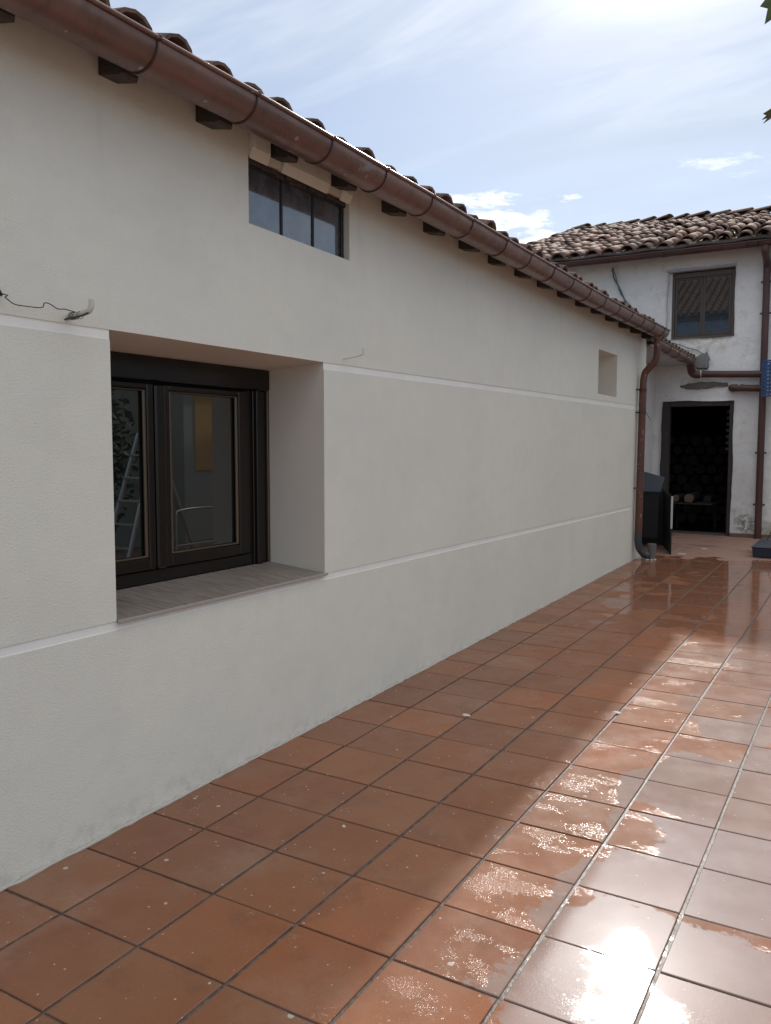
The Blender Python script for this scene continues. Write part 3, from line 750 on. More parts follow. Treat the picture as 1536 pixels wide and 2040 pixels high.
MB().bbox((-.46, 10.43, 2.685), (.06, 12.86, 2.735), .004).build('soffit', M_lime_plain, lean)
# recess side wall
MB().box((-.60, YE-.02, -.34), (-.46, 12.89, 2.74)).build('side_wall', M_lime, lean)

# downpipe at the end of the cream house ------------------------------------
DP = bpy.data.objects.new('downpipe', None); C.objects.link(DP); DP.parent = house
r_ = .042; yd = 10.02
path = bez([(.205, yd, 2.80), (.207, yd, 2.70), (.210, yd, 2.60), (.195, yd, 2.50), (.140, yd, 2.43), (.085, yd, 2.37), (.065, yd-.01, 2.28), (.064, yd-.02, 2.16)], 6)
MB().tube(path, .040, 16).build('swan_neck', M_pipe, DP)
MB().tube([(.064, yd-.02, 2.18), (.060, yd-.06, .47)], r_, 16).build('pipe', M_pipe, DP)
for z in (2.165, 1.90, 1.02):
    MB().tube([(.063, yd-.035, z-.012), (.063, yd-.035, z+.012)], r_+.004, 16).build('coupling', M_gutter_joint, DP)
    MB().bbox((-.01, yd-.095, z-.007), (.03, yd-.082, z+.007), .002).build('clamp', M_black, DP)
MB().tube([(.205, yd, 2.74), (.205, yd, 2.815)], .052, 16, rs=[.044, .060]).build('outlet', M_gutter, DP)
MB().tube(bez([(.060, yd-.06, .50), (.060, yd-.06, .40), (.075, yd-.045, .31), (.120, yd-.02, .245), (.165, yd, .225)], 6), .043, 16).build('boot_elbow', M_pvc, DP)
MB().tube([(.195, 10.08, .17), (.195, 10.08, .36)], .05, 16, rs=[.042, .052]).build('drain_socket', M_cup, DP)
for k in range(7):
    a = k*.9
    MB().bbox((.17+.06*math.cos(a)-.02, 10.07+.06*math.sin(a)-.02, fz(0, 10)), (.17+.06*math.cos(a)+.02, 10.07+.06*math.sin(a)+.015, fz(0, 10)+.012+.012*random.random()), .005).build('mortar_lump', M_flake, DP)

# ------------------------------------------------------------------ the old whitewashed house at the end
old = thing('whitewashed_house', 'old two storey whitewashed house with dark doorway and barrel tiled roof', 'house', (0, 12.9, 0))
def P_(o): o.location = (0, -12.9, 0); return o          # parts are written in world coordinates
YF = 12.9
DX0, DX1, DZ1 = -.355, .655, 2.165
WX0, WX1, WZ0, WZ1 = -.315, .620, 3.070, 4.060
fac = MB(); step = .045
nx = int(round((3.6+3.6)/step)); nz = int(round(4.7/step)); xs = [-3.6 + i*step for i in range(nx+1)]; zs = [-.3 + k*step for k in range(nz+1)]
def snap(v, vals):
    for q_ in vals:
        if abs(v-q_) <= step*.5: return q_
    return v
xs = [snap(x, (DX0, DX1, WX0, WX1)) if True else x for x in xs]
# door and window have nearly equal jambs; keep the door columns below 2.6 m, the window columns above it
def gx(i, z):
    x = -3.6 + i*step
    return snap(x, (DX0, DX1)) if z < 2.6 else snap(x, (WX0, WX1))
def gz(k):
    return snap(-.3 + k*step, (DZ1, WZ0, WZ1))
idx = {}
for i in range(nx+1):
    for k in range(nz+1):
        z = gz(k); x = gx(i, z)
        nn = mnoise.noise_vector(Vector((x*2.1, 0, z*2.1))); n2 = mnoise.noise_vector(Vector((x*9, 3, z*9)))
        hole_edge = (abs(x-DX0) < .01 or abs(x-DX1) < .01) and z < DZ1+.01 or abs(z-DZ1) < .01 and DX0-.01 < x < DX1+.01 or (abs(x-WX0) < .01 or abs(x-WX1) < .01) and WZ0-.01 < z < WZ1+.01
        idx[i, k] = len(fac.v)
        fac.v.append((x + nn.x*.016 + n2.x*.006, YF + nn.y*.022 + n2.y*.007, z + nn.z*.014 + n2.z*.005))
def inhole(x, z): return (DX0 < x < DX1 and z < DZ1) or (WX0 < x < WX1 and WZ0 < z < WZ1)
cells = {}
for i in range(nx):
    for k in range(nz):
        zc = (gz(k)+gz(k+1))/2; xc = (gx(i, zc)+gx(i+1, zc))/2
        cells[i, k] = inhole(xc, zc)
        if not cells[i, k]:
            fac.f.append((idx[i,k], idx[i+1,k], idx[i+1,k+1], idx[i,k+1])); fac.mi.append(0); fac.sm.append(True)
def back(v, dd):
    p = fac.v[v]; fac.v.append((p[0], YF + dd, p[2])); return len(fac.v)-1
for (i, k), h in list(cells.items()):
    if not h: continue
    zc = gz(k); dd = .26 if zc < 2.5 else .16
    for (di, dk, a, b) in ((-1,0,(i,k),(i,k+1)), (1,0,(i+1,k+1),(i+1,k)), (0,1,(i,k+1),(i+1,k+1)), (0,-1,(i+1,k),(i,k))):
        if cells.get((i+di, k+dk), True) is False:
            va, vb = idx[a], idx[b]
            fac.f.append((va, vb, back(vb, dd), back(va, dd))); fac.mi.append(0); fac.sm.append(False)
P_(fac.build('wall', M_lime, old))
# side walls/room behind so the house is solid
MB_ = MB().box((-3.9, YF+.3, -.3), (-3.6, 17.0, 4.6)).box((3.6, YF+.3, -.3), (3.9, 17.0, 4.6)).box((-3.6, YF, 4.38), (3.6, YF+.06, 4.45)); P_(MB_.build('outer_wall', M_lime_plain, old))
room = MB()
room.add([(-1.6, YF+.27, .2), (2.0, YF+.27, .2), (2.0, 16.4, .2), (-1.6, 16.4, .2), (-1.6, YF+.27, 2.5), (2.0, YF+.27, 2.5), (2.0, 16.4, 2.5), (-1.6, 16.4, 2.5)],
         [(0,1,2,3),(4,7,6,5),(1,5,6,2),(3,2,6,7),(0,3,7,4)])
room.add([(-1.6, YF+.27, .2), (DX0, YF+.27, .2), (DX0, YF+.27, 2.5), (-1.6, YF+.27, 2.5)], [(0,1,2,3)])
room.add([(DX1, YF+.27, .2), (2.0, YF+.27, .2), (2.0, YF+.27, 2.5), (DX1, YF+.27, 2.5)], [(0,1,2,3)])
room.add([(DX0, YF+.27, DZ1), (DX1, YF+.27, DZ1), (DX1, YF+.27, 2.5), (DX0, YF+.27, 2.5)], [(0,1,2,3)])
P_(room.build('dark_room', M_unlit, old))
# door frame
d = bpy.data.objects.new('door_frame', None); C.objects.link(d); d.parent = old; P_(d)
MB().bbox((DX0-.005, YF+.03, .215), (DX0+.115, YF+.16, DZ1), .008).build('door_post', M_doorwood, d)
MB().bbox((DX1-.065, YF+.03, .215), (DX1+.005, YF+.16, DZ1), .008).build('door_post', M_doorwood, d)
MB().bbox((DX0+.115, YF+.03, DZ1-.075), (DX1-.065, YF+.158, DZ1+.004), .008).build('door_lintel', M_doorwood, d)
M_iron = mat('rusty_iron', color=(.05, .045, .043), rough=.7)
for k in range(7): MB().bbox((DX1-.125, YF+.17, 1.45+k*.09), (DX1-.080, YF+.19, 1.49+k*.09), .003).build('iron_bar', M_iron, d)
MB().bbox((DX0+.115, YF+.02, .205), (DX1-.065, YF+.27, .235), .006).build('threshold', mat('worn_stone_step', lambda n: set_(n, 'Base Color', n.mix(n.noise(n.pos, 12, 4), (.06, .052, .04), (.11, .095, .08))), rough=.8), d)
# upstairs window: two brown sliding sashes
fw = bpy.data.objects.new('window', None); C.objects.link(fw); fw.parent = old; P_(fw)
yw = YF + .085; a0, a1, b0, b1 = -.262, .617, 3.075, 4.035
def fpart(name, bxs, m_):
    q = MB()
    for a, b in bxs: q.bbox(a, b, .004)
    return q.build(name, m_, fw)
fpart('outer_frame', [((a0, yw, b0), (a0+.04, yw+.05, b1)), ((a1-.055, yw-.01, b0), (a1, yw+.05, b1)), ((a0+.04, yw, b0), (a1-.055, yw+.049, b0+.045)), ((a0+.04, yw-.004, b1-.075), (a1-.055, yw+.049, b1))], M_farframe)
mid = .165
fpart('sash', [((a0+.042, yw+.012, b0+.047), (a0+.075, yw+.035, b1-.077)), ((mid-.032, yw+.012, b0+.047), (mid+.004, yw+.035, b1-.077)), ((a0+.075, yw+.012, b0+.047), (mid-.032, yw+.034, b0+.075)), ((a0+.075, yw+.012, b1-.105), (mid-.032, yw+.034, b1-.077))], M_farframe)
fpart('sash', [((mid+.006, yw-.004, b0+.047), (mid+.040, yw+.010, b1-.077)), ((a1-.090, yw-.004, b0+.047), (a1-.057, yw+.010, b1-.077)), ((mid+.040, yw-.004, b0+.047), (a1-.090, yw+.009, b0+.075)), ((mid+.040, yw-.004, b1-.105), (a1-.090, yw+.009, b1-.077))], M_farframe)
fpart('pane', [((a0+.074, yw+.020, b0+.074), (mid-.031, yw+.027, b1-.104))], M_glass_far)
fpart('pane', [((mid+.039, yw-.001, b0+.074), (a1-.089, yw+.005, b1-.104))], M_glass_far)
MB().box((a0-.3, yw+.12, b0-.2), (a1+.3, yw+.13, b1+.2)).build('dark_backing', M_unlit, fw)  # added sheet that stops sun leaking in round the frame
MB().bbox((a0-.12, yw-.004, b0-.05), (a0-.001, yw+.11, b1+.08), .006).build('plaster_return', M_lime, fw)
MB().bbox((a1+.001, yw+.01, b0-.05), (a1+.12, yw+.11, b1+.08), .006).build('plaster_return', M_lime, fw)
q = MB(); rl = random.Random(2); xv = -.33
while xv < .62:
    w_ = .05 + rl.random()*.06; q.bbox((xv, YF-.018-rl.random()*.01, 4.045+xv*.006), (min(xv+w_+.01, .63), YF+.09, 4.075+rl.random()*.012), .006); xv += w_
P_(q.build('rough_lintel', M_lime_plain, old))
# mortar repairs
def blob(name, pts, y, th, m_, seed=1):
    rb = random.Random(seed); out = []
    n_ = len(pts)
    for i in range(n_):
        a = Vector(pts[i]); b = Vector(pts[(i+1) % n_])
        for k in range(5):
            p = a.lerp(b, k/5); out.append((p.x + rb.gauss(0, .006), p.y + rb.gauss(0, .006)))
    cx = sum(p[0] for p in out)/len(out); cz = sum(p[1] for p in out)/len(out)
    vs = [(p[0], y, p[1]) for p in out] + [(cx+(p[0]-cx)*.9, y-th, cz+(p[1]-cz)*.85) for p in out]
    k = len(out); fs = [(i, (i+1) % k, k+(i+1) % k, k+i) for i in range(k)] + [tuple(range(k, 2*k))]
    return P_(MB().add(vs, fs).build(name, m_, old, True))
blob('mortar_patch', [(-.10, 2.385), (.03, 2.425), (.20, 2.445), (.57, 2.425), (.565, 2.365), (.30, 2.355), (.05, 2.34), (-.07, 2.36)], YF-.005, .03, M_mortar_br, 3)
blob('mortar_patch', [(.10, 2.80), (.16, 2.83), (.27, 2.87), (.30, 2.80), (.285, 2.62), (.14, 2.62), (.10, 2.70)], YF-.005, .05, M_mortar, 4)
P_(MB().bbox((.655, YF-.045, .20), (3.4, YF-.015, .265), .004).build('tile_skirting', mat('reddish_skirting', lambda n: set_(n, 'Base Color', n.mix(n.noise(n.pos, 8, 3), (.16, .085, .065), (.22, .12, .09))), rough=.5), old))

# roof of the old house
S2 = .31
def roofz(y): return 4.345 + S2*(y-12.6)
def ridge_y(x): return 19.3 - 2.2*max(0, min(1, (x+3.8)/4.4)) + .10*math.sin(x*2.3)
rf = MB()
xs_ = [-3.75 + i*.5 for i in range(17)]
for a, b in zip(xs_[:-1], xs_[1:]):
    ra_, rb2 = ridge_y(a), ridge_y(b)
    rf.add([(a, 12.58, roofz(12.58)-.03), (b, 12.58, roofz(12.58)-.03), (b, rb2, roofz(rb2)-.03), (a, ra_, roofz(ra_)-.03),
            (a, 12.58, roofz(12.58)-.10), (b, 12.58, roofz(12.58)-.10), (b, rb2+5, roofz(rb2)-1.5), (a, ra_+5, roofz(ra_)-1.5)], [(0,1,2,3),(0,4,5,1),(3,2,6,7)])
oroof = P_(rf.build('roof', M_mortar_br, old))
cov2 = [barrel_mesh('cover_tile', .44, .105+.005*i, .082, .016, 8, .86+.05*i) for i in range(3)]
chn2 = barrel_mesh('channel_tile', .44, .098, .12, .014, 8, .60, False)
rt = random.Random(33); p2 = .263; cover_list = []; ang = math.atan(S2)
bulk = MB()
def bake(me, loc, rot, sc=(1, 1, 1)):
    M4 = Matrix.Translation(loc) @ __import__('mathutils').Euler(rot).to_matrix().to_4x4()
    bulk.add([M4 @ v.co for v in me.vertices], [tuple(p.vertices) for p in me.polygons], 0, True)
i = 0; xv = -3.72
while xv < 4.1:
    bend = rt.gauss(0, .012)
    nr_ = int((ridge_y(xv) - 12.5)/.345)
    for r in range(nr_+1):
        y_ = 12.50 + r*.345 + rt.gauss(0, .02)
        if y_ > ridge_y(xv): break
        z_ = roofz(y_) + .012 + rt.gauss(0, .006) + .018*math.sin(xv*1.3 + r*.35)
        loc = (xv + bend + rt.gauss(0, .010), y_, z_); rot = (rt.gauss(0, .05), -ang - .035 + rt.gauss(0, .02), math.pi/2 + rt.gauss(0, .05))
        cover_list.append((rt.choice(cov2), loc, rot))
        loc2 = (xv + p2/2, y_+.03, z_+.055); rot2 = (rt.gauss(0, .03), -ang - .02, math.pi/2 + rt.gauss(0, .02))
        if r == 0 and xv < 1.4: inst(chn2, 'channel_tile', oroof, loc2, rot2)
        else: bake(chn2, loc2, rot2)
    xv += p2
vis = [c for c in cover_list if c[1][0] < 1.45]; vis.sort(key=lambda c: c[1][1])
for k, (me, loc, rot) in enumerate(vis):
    if k < 299: inst(me, 'cover_tile', oroof, loc, rot)
    else: bake(me, loc, rot)
for c in cover_list:
    if c[1][0] >= 1.45: bake(*c)
o = bulk.build('bedded_roof_tiles', M_clay, oroof); o['kind'] = 'stuff'
rid = barrel_mesh('ridge_tile', .46, .13, .11, .016, 8, .75)
xv = -3.8
while xv < 3.9:
    ry = ridge_y(xv); inst(rid, 'ridge_tile', oroof, (xv, ry, roofz(ry)+.02+rt.gauss(0, .008)), (rt.gauss(0, .05), -.03+rt.gauss(0, .02), math.atan2(ridge_y(xv+.4)-ry, .4))); xv += .40
# pale bedding of the eave row
P_(MB().tube([(x_, 12.56, roofz(12.56)+.00+.01*math.sin(x_*9)) for x_ in [-3.7+.13*k for k in range(60)]], .03, 6).build('eave_bedding', M_mortar_br, oroof)).location = (0, 0, 0)
# far gutter along x
fg = bpy.data.objects.new('gutter', None); C.objects.link(fg); fg.parent = old; P_(fg)
R_ = .062; n_ = 10
cuts = [-3.7, -2.0, -.6, .8, 2.2, 3.7]
for a, b in zip(cuts[:-1], cuts[1:]):
    q = MB(); vs = []; m2 = n_+1
    for x_ in (a, b+.01):
        for rad in (R_, R_-.003):
            vs += [(x_, 12.53 + .0 - math.cos(math.pi*k/n_)*rad, 4.262 - math.sin(math.pi*k/n_)*rad) for k in range(m2)]
    fs = []
    for k in range(n_): fs += [(k, k+1, 2*m2+k+1, 2*m2+k), (m2+k, 3*m2+k, 3*m2+k+1, m2+k+1), (k, m2+k, m2+k+1, k+1), (2*m2+k, 2*m2+k+1, 3*m2+k+1, 3*m2+k)]
    q.add(vs, fs, 0, True); q.tube([(a, 12.53-R_-.002, 4.264), (b, 12.53-R_-.002, 4.264)], .008, 8)
    q.build('gutter_section', M_pipe_far, fg, True)
q = MB()
for x_ in (-1.9, -1.1, -.3, .5, .93):
    q.tube([(x_, 12.53-R_*math.cos(t)*1.06, 4.262-R_*math.sin(t)*1.06) for t in [math.pi*k/8 for k in range(9)]], .006, 6)
q.build('gutter_bracket', M_pipe_far, fg)
# soffit behind the far gutter
P_(MB().bbox((-3.6, 12.60, 4.285), (3.6, 12.90, 4.315), .004).build('soffit', M_board, old))
# right-hand downpipe
dp2 = bpy.data.objects.new('downpipe', None); C.objects.link(dp2); dp2.parent = old; P_(dp2)
yp = YF-.075; xp = 1.030
MB().tube(bez([(xp, 12.54, 4.21), (xp, 12.56, 4.13), (xp, yp-.08, 4.06), (xp, yp, 3.98), (xp, yp, 3.90)], 5), .05, 14).build('swan_neck', M_pipe_far, dp2)
MB().tube([(xp, yp, 3.95), (xp, yp, .21)], .047, 14).build('pipe', M_pipe_far, dp2)
for z in (3.78, 3.35, 1.42, .69):
    MB().tube([(xp, yp, z-.015), (xp, yp, z+.015)], .052, 14).build('coupling', M_pipe_far, dp2)
    MB().bbox((xp-.078, yp+.01, z-.012), (xp+.078, yp+.025, z+.008), .003).build('clamp', M_black, dp2)
MB().tube(bez([(.085, 12.62, 2.70), (.085, 12.70, 2.64), (.085, 12.76, 2.585), (.12, 12.79, 2.545), (.19, yp-.01, 2.542)], 5), .056, 14).build('gutter_elbow', M_pipe_far, dp2)
MB().tube([(.18, yp-.01, 2.545), (.60, yp-.005, 2.530), (xp, yp, 2.515)], .048, 14).build('cross_pipe', M_pipe_far, dp2)
MB().tube([(.185, yp-.01, 2.545), (.215, yp-.01, 2.545)], .054, 14).build('coupling', M_whiteedge, dp2)
MB().tube(bez([(.64, YF+.02, 2.335), (.625, yp+.02, 2.335), (.64, yp-.01, 2.335), (.70, yp-.01, 2.332), (.78, yp-.005, 2.33)], 4), .052, 14).build('gutter_elbow', M_pipe_far, dp2)
MB().tube([(.74, yp-.006, 2.331), (xp, yp, 2.315)], .047, 14).build('cross_pipe', M_pipe_far, dp2)
q = MB()
for x_ in (.73, .95): q.bbox((x_-.008, yp-.075, 2.36), (x_+.008, yp-.03, 2.385), .003)
q.build('pipe_clip', M_whiteedge, dp2)

# ------------------------------------------------------------------ firewood in the doorway
def log(x, y, z, r, L, m_, label):
    t_ = thing('firewood_log', label, 'firewood log', (x, y, z), 'firewood inside the doorway')
    rl = random.Random(int(x*1000)+int(z*1000)); n_ = 14
    pr = [r*(1+rl.gauss(0, .05)) for _ in range(n_)]
    ring = lambda yy, s: [(math.cos(2*math.pi*k/n_)*pr[k]*s, yy, math.sin(2*math.pi*k/n_)*pr[k]*s) for k in range(n_)]
    vs = ring(0, 1) + ring(L, 1.02); fs = [(k, (k+1) % n_, n_+(k+1) % n_, n_+k) for k in range(n_)]
    MB().add(vs, fs, 0, True).build('bark', M_bark, t_)
    MB().add(ring(-.001, .92), [tuple(range(n_))]).build('cut_end', m_, t_)
    return t_
log(-.205, 13.35, .715, .058, .5, M_cut, 'smaller pale cut log end on the shelf at the left inside the doorway')
log(-.010, 13.35, .720, .078, .5, M_cut, 'larger pale cut log end on the shelf inside the doorway')
log(.190, 13.75, .690, .062, .4, M_cut_dimmed, 'dim dark log end behind the pale ones in the doorway')
sh = thing('low_shelf', 'dim low shelf holding cut logs just inside the dark doorway', 'shelf', (0, 13.3, .2))
M_oldboard = mat('grey_old_board', color=(.035, .03, .026), rough=.8)
MB().bbox((-.34, 0, .425), (.34, .62, .448), .005).build('board', M_oldboard, sh)
for x_ in (-.30, .27):
    for y_ in (.55,): MB().bbox((x_, y_, .0), (x_+.04, y_+.04, .425), .004).build('leg', M_bark, sh)
pile = thing('firewood_stack', 'unlit stack of split firewood filling the back of the dark room', 'firewood stack', (0, 15.0, .2))
rl = random.Random(8)
for a in range(9):
    for b in range(9):
        x_ = -.62 + a*.19 + (b % 2)*.09 + rl.gauss(0, .01); z_ = .09 + b*.165 + rl.gauss(0, .01); r = .075 + rl.random()*.018
        n_ = 7; pr = [r*(1+rl.gauss(0, .10)) for _ in range(n_)]; y_ = rl.gauss(0, .05)
        vs = [(x_+math.cos(2*math.pi*k/n_)*pr[k], y_, z_+math.sin(2*math.pi*k/n_)*pr[k]) for k in range(n_)]
        vs += [(v[0], v[1]+.5, v[2]) for v in vs]
        MB().add(vs, [(k, (k+1) % n_, n_+(k+1) % n_, n_+k) for k in range(n_)] + [tuple(range(n_))]).build('split_log', M_cut_dimmed if (a+b) % 3 else M_bark, pile)

# ------------------------------------------------------------------ black sheet cabinet, plate, crate, tub
zf = fz(.2, 10.9)
cab = thing('black_sheet_box', 'open black sheet metal box with chipped white front edge beside the downpipe', 'metal box', (0, 11.0, zf))
def Q(o): o.location = (0, -11.0, -zf); return o
def slab(name, pts, off, m_, par):
    """a board from four corners and a thickness vector"""
    o_ = Vector(off); p = [Vector(q_) for q_ in pts]
    return MB().add(p + [q_+o_ for q_ in p], [(0,1,2,3),(7,6,5,4),(0,4,5,1),(1,5,6,2),(2,6,7,3),(3,7,4,0)]).build(name, m_, par)
Q(slab('side_sheet', [(.293, 10.62, zf-.012), (.02, 11.45, zf), (.02, 11.45, .93), (.288, 10.62, .895)], (.012, .004, 0), M_sheet, cab))
Q(slab('back_sheet', [(.02, 11.45, zf), (-.42, 11.30, zf), (-.42, 11.30, .96), (.02, 11.45, .95)], (.0, .014, 0), M_sheet, cab))
Q(MB().bbox((.290, 10.600, .50), (.312, 10.622, .895), .003).build('white_edge', M_whiteedge, cab))
Q(MB().bbox((.293, 10.602, zf-.005), (.307, 10.621, .498), .003).build('lower_edge', M_sheet, cab))
Q(slab('front_flap', [(.05, 11.02, .33), (-.42, 11.0, .33), (-.42, 11.0, .925), (.05, 11.02, .925)], (.0, .012, 0), M_sheet, cab))
tag(slab('grey_plate', [(-.30, 10.98, .930), (.072, 10.98, .930), (.116, 11.0, 1.112), (-.30, 11.02, 1.225)], (.004, .02, .002), M_greyplate, None),
    'blue grey metal plate leaning on top of the black box by the downpipe', 'metal plate')
# blue perforated crate hanging on the right pipe
cr = thing('blue_crate', 'blue perforated plastic crate hung on the brown pipe at the right edge', 'crate', (1.085, 12.72, 2.19))
def holes_panel(w, h, th, nxh, nzh, ax):
    q = MB(); fx = [0]; fzv = [0]
    cw = w/nxh; ch = h/nzh; b = .52
    # lattice of bars
    for i in range(nxh+1):
        a = max(0, i*cw - cw*b/2); e = min(w, i*cw + cw*b/2); q.box((a, 0, 0), (e, th, h))
    for k in range(nzh+1):
        a = max(0, k*ch - ch*b*.6); e = min(h, k*ch + ch*b*.6)
        for i in range(nxh):
            q.box((i*cw + cw*b/2 + .0002, .0005, a), ((i+1)*cw - cw*b/2 - .0002, th-.0005, e))
    return q
q = holes_panel(.36, .46, .006, 8, 9, 0); o = q.build('front_panel', M_blue, cr); o.location = (-.028, -.22, 0)
q = holes_panel(.20, .46, .006, 5, 9, 0); o = q.build('side_panel', M_blue, cr); o.location = (-.028, -.214, 0); o.rotation_euler = (0, 0, math.pi/2)
q = holes_panel(.20, .46, .006, 5, 9, 0); o = q.build('side_panel', M_blue, cr); o.location = (.332, -.214, 0); o.rotation_euler = (0, 0, math.pi/2)
q = MB().tube([(-.03, -.218, .0), (-.03, -.218, .44), (-.012, -.218, .476), (.315, -.218, .476), (.335, -.218, .44), (.335, -.218, 0), (-.03, -.218, 0)], .011, 8); q.build('rim', M_blue, cr)
MB().bbox((-.028, -.216, .002), (.332, -.02, .012), .004).build('bottom', M_blue, cr)
MB().bbox((-.010, -.012, .40), (.320, -.004, .44), .003).build('back_bar', M_blue, cr)
# dark tub on the floor at the right edge
zt = fz(1.35, 11.5)
tb = thing('dark_tub', 'low dark navy plastic tub with a thin cable at the right edge of the floor', 'tub', (1.36, 11.15, zt))
prof = [(-.155, -.30, 0), (.45, -.30, 0), (.45, .34, 0), (-.155, .34, 0)]
vs = [(-.155, -.30, 0), (.45, -.30, 0), (.45, .34, 0), (-.155, .34, 0), (-.165, -.31, .12), (.46, -.31, .12), (.46, .35, .12), (-.165, .35, .12),
      (-.125, -.24, .165), (.42, -.24, .165), (.42, .31, .175), (-.125, .31, .175)]
MB().add(vs, [(3,2,1,0),(0,1,5,4),(1,2,6,5),(2,3,7,6),(3,0,4,7),(4,5,9,8),(5,6,10,9),(6,7,11,10),(7,4,8,11),(8,9,10,11)]).build('body', M_navy, tb)
MB().tube([(-.168, -.313, .118), (.463, -.313, .118), (.463, .353, .118), (-.168, .353, .118), (-.168, -.313, .118)], .008, 6).build('rim', M_navy, tb)
MB().tube(bez([(-.04, .1, .17), (-.01, .12, .26), (.03, .15, .36), (.10, .2, .48), (.2, .3, .56)], 5), .005, 6).build('cable', M_wire, tb)
MB().bbox((.10, -.05, .165), (.16, .01, .21), .006).build('handle', M_navy, tb)

# ------------------------------------------------------------------ cables
tag(MB().tube(bez([(-1.12, YF-.02, 4.20), (-1.10, YF-.03, 4.05), (-1.02, YF-.025, 3.90), (-.95, YF-.03, 3.75), (-.90, YF-.03, 3.62), (-.80, YF-.025, 3.40), (-.62, YF-.03, 3.15)], 5), .011, 6)
    .tube(bez([(-1.15, YF-.03, 4.16), (-1.08, YF-.04, 4.10), (-1.05, YF-.035, 3.98), (-.99, YF-.03, 3.80), (-.84, YF-.035, 3.60)], 5), .006, 6).build('wall_cable', M_cable),
    'dark doubled cable hanging down the white wall left of the upstairs window', 'cable')
tag(MB().tube(bez([(-.30, YF-.035, 3.05), (-.12, YF-.04, 2.99), (.02, YF-.035, 2.93), (.14, YF-.03, 2.89), (.22, YF-.03, 2.82), (.25, YF-.035, 2.74), (.24, YF-.06, 2.66)], 5), .006, 6).build('window_cable', M_cable),
    'thin grey green cable sagging below the upstairs window to the mortar patch', 'cable')
tag(MB().tube(bez([(-.05, 10.42, 2.30), (-.10, 10.8, 2.05), (-.20, 11.3, 1.95), (-.30, 12.0, 1.87)], 5), .004, 6).build('recess_cable', M_wire),
    'thin dark cable crossing the recess behind the downpipe', 'cable')
# wire brackets on the cream wall
b1 = thing('wire_bracket', 'cream painted bent bracket with black wire wound round it above the window', 'bracket', (0, 2.0, 1.96), 'wire brackets on the cream wall')
MB().tube(bez([(-.02, 0, -.002), (.02, .003, 0), (.075, .006, .006), (.100, .010, .014), (.108, .012, .030), (.109, .013, .050)], 5), .0100, 10).build('arm', M_hookw, b1)
MB().tube(bez([(-.01, -.012, -.012), (.03, -.010, -.010), (.075, -.006, -.005), (.105, .001, .004)], 5), .003, 6).build('lower_rod', M_wire, b1)
q = MB()
for x_ in (.022, .029, .036, .045, .066):
    q.tube([(x_+.002*math.cos(t), -.001+.0125*math.cos(t), -.001+.0125*math.sin(t)) for t in [2*math.pi*k/12 for k in range(13)]], .0011, 5, caps=False)
q.build('wire_coil', M_wire, b1)
w1 = thing('black_wire', 'thin kinked black wire running left from the cream bracket to the frame edge', 'wire', (0, 1.9, 1.97))
w = MB().tube(bez([(.030, .110, .003), (.058, .045, .002), (.056, .015, .000), (.052, -.012, .012), (.048, -.030, .013), (.046, -.040, -.003), (.040, -.095, -.006), (.034, -.135, -.004), (.025, -.160, .014), (.020, -.185, .026), (.020, -.6, .03)], 5), .0018, 6)
w.build('strand', M_wire, w1)
MB().tube([(.02, -.168, .020), (.02, -.180, .026), (.02, -.21, .034), (.02, -.23, .034)], .01, 10, rs=[.004, .012, .015, .010]).build('insulator', M_black, w1)
b2 = thing('wire_bracket', 'small thin cream hook sticking out right of the window', 'bracket', (0, 3.748, 1.965), 'wire brackets on the cream wall')
MB().tube(bez([(-.01, 0, 0), (.03, .018, .008), (.075, .045, .020), (.090, .052, .026), (.094, .054, .036), (.094, .054, .052), (.090, .052, .058)], 5), .0035, 8).build('arm', M_hookw, b2)

# ------------------------------------------------------------------ vine leaves reaching in at the top right
vine = thing('vine_shoot', 'green vine shoot with lobed leaves reaching into the sky at the right edge', 'vine', (2.45, 2.95, 2.5))
MB().tube(bez([(2.6, .4, -.6), (1.2, .3, .05), (.5, .15, .02), (.12, .0, .0), (-.02, -.06, .12), (.03, -.12, .30), (.0, -.16, .45)], 5), .005, 7).build('cane', M_stem, vine)
lobes = [(0, 0), (.10, .30), (.32, .52), (.18, .58), (.40, .95), (.18, .85), (0, 1.25), (-.18, .85), (-.40, .95), (-.18, .58), (-.32, .52), (-.10, .30)]
lp = [(-.0, -.06), (.22, -.16), (.48, .02), (.36, .16), (.62, .44), (.34, .50), (.36, .74), (.16, .70), (0, 1.02), (-.15, .72), (-.34, .76), (-.33, .50), (-.60, .46), (-.36, .16), (-.46, .0), (-.2, -.16)]
def leaf(loc, rot, s):
    vs = [(0, .3*s, .035*s)] + [(p[0]*s, p[1]*s, -.10*s*abs(p[0]) - .05*s*p[1]**2) for p in lp]
    n_ = len(lp); fs = [(0, k+1, (k+1) % n_+1) for k in range(n_)]
    vs2 = vs + [(a, b, c-.0012) for a, b, c in vs]
    fs2 = fs + [tuple(x+n_+1 for x in reversed(f)) for f in fs] + [(k+1, n_+1+k+1, n_+1+(k+1) % n_+1, (k+1) % n_+1) for k in range(n_)]
    o = MB().add(vs2, fs2, 0, False).build('leaf', M_leaf, vine); o.location = loc; o.rotation_euler = rot; return o
base = Vector(vine.location)
def at_px(u, v, d_): return Vector(cam.location) + (Fv + Rv*((u-768)/1669.0) - Uv*((v-1020)/1669.0)).normalized()*d_
def aim(o, tip, nrm):
    Y = tip.normalized(); Z = (nrm - Y*nrm.dot(Y)).normalized(); X_ = Y.cross(Z)
    o.rotation_euler = Matrix((X_, Y, Z)).transposed().to_euler()
p_ = at_px(1563, 214, 3.0); aim(leaf(p_-base, (0, 0, 0), .088), at_px(1504, 236, 2.90)-p_, Vector((.25, -.35, -.85)))
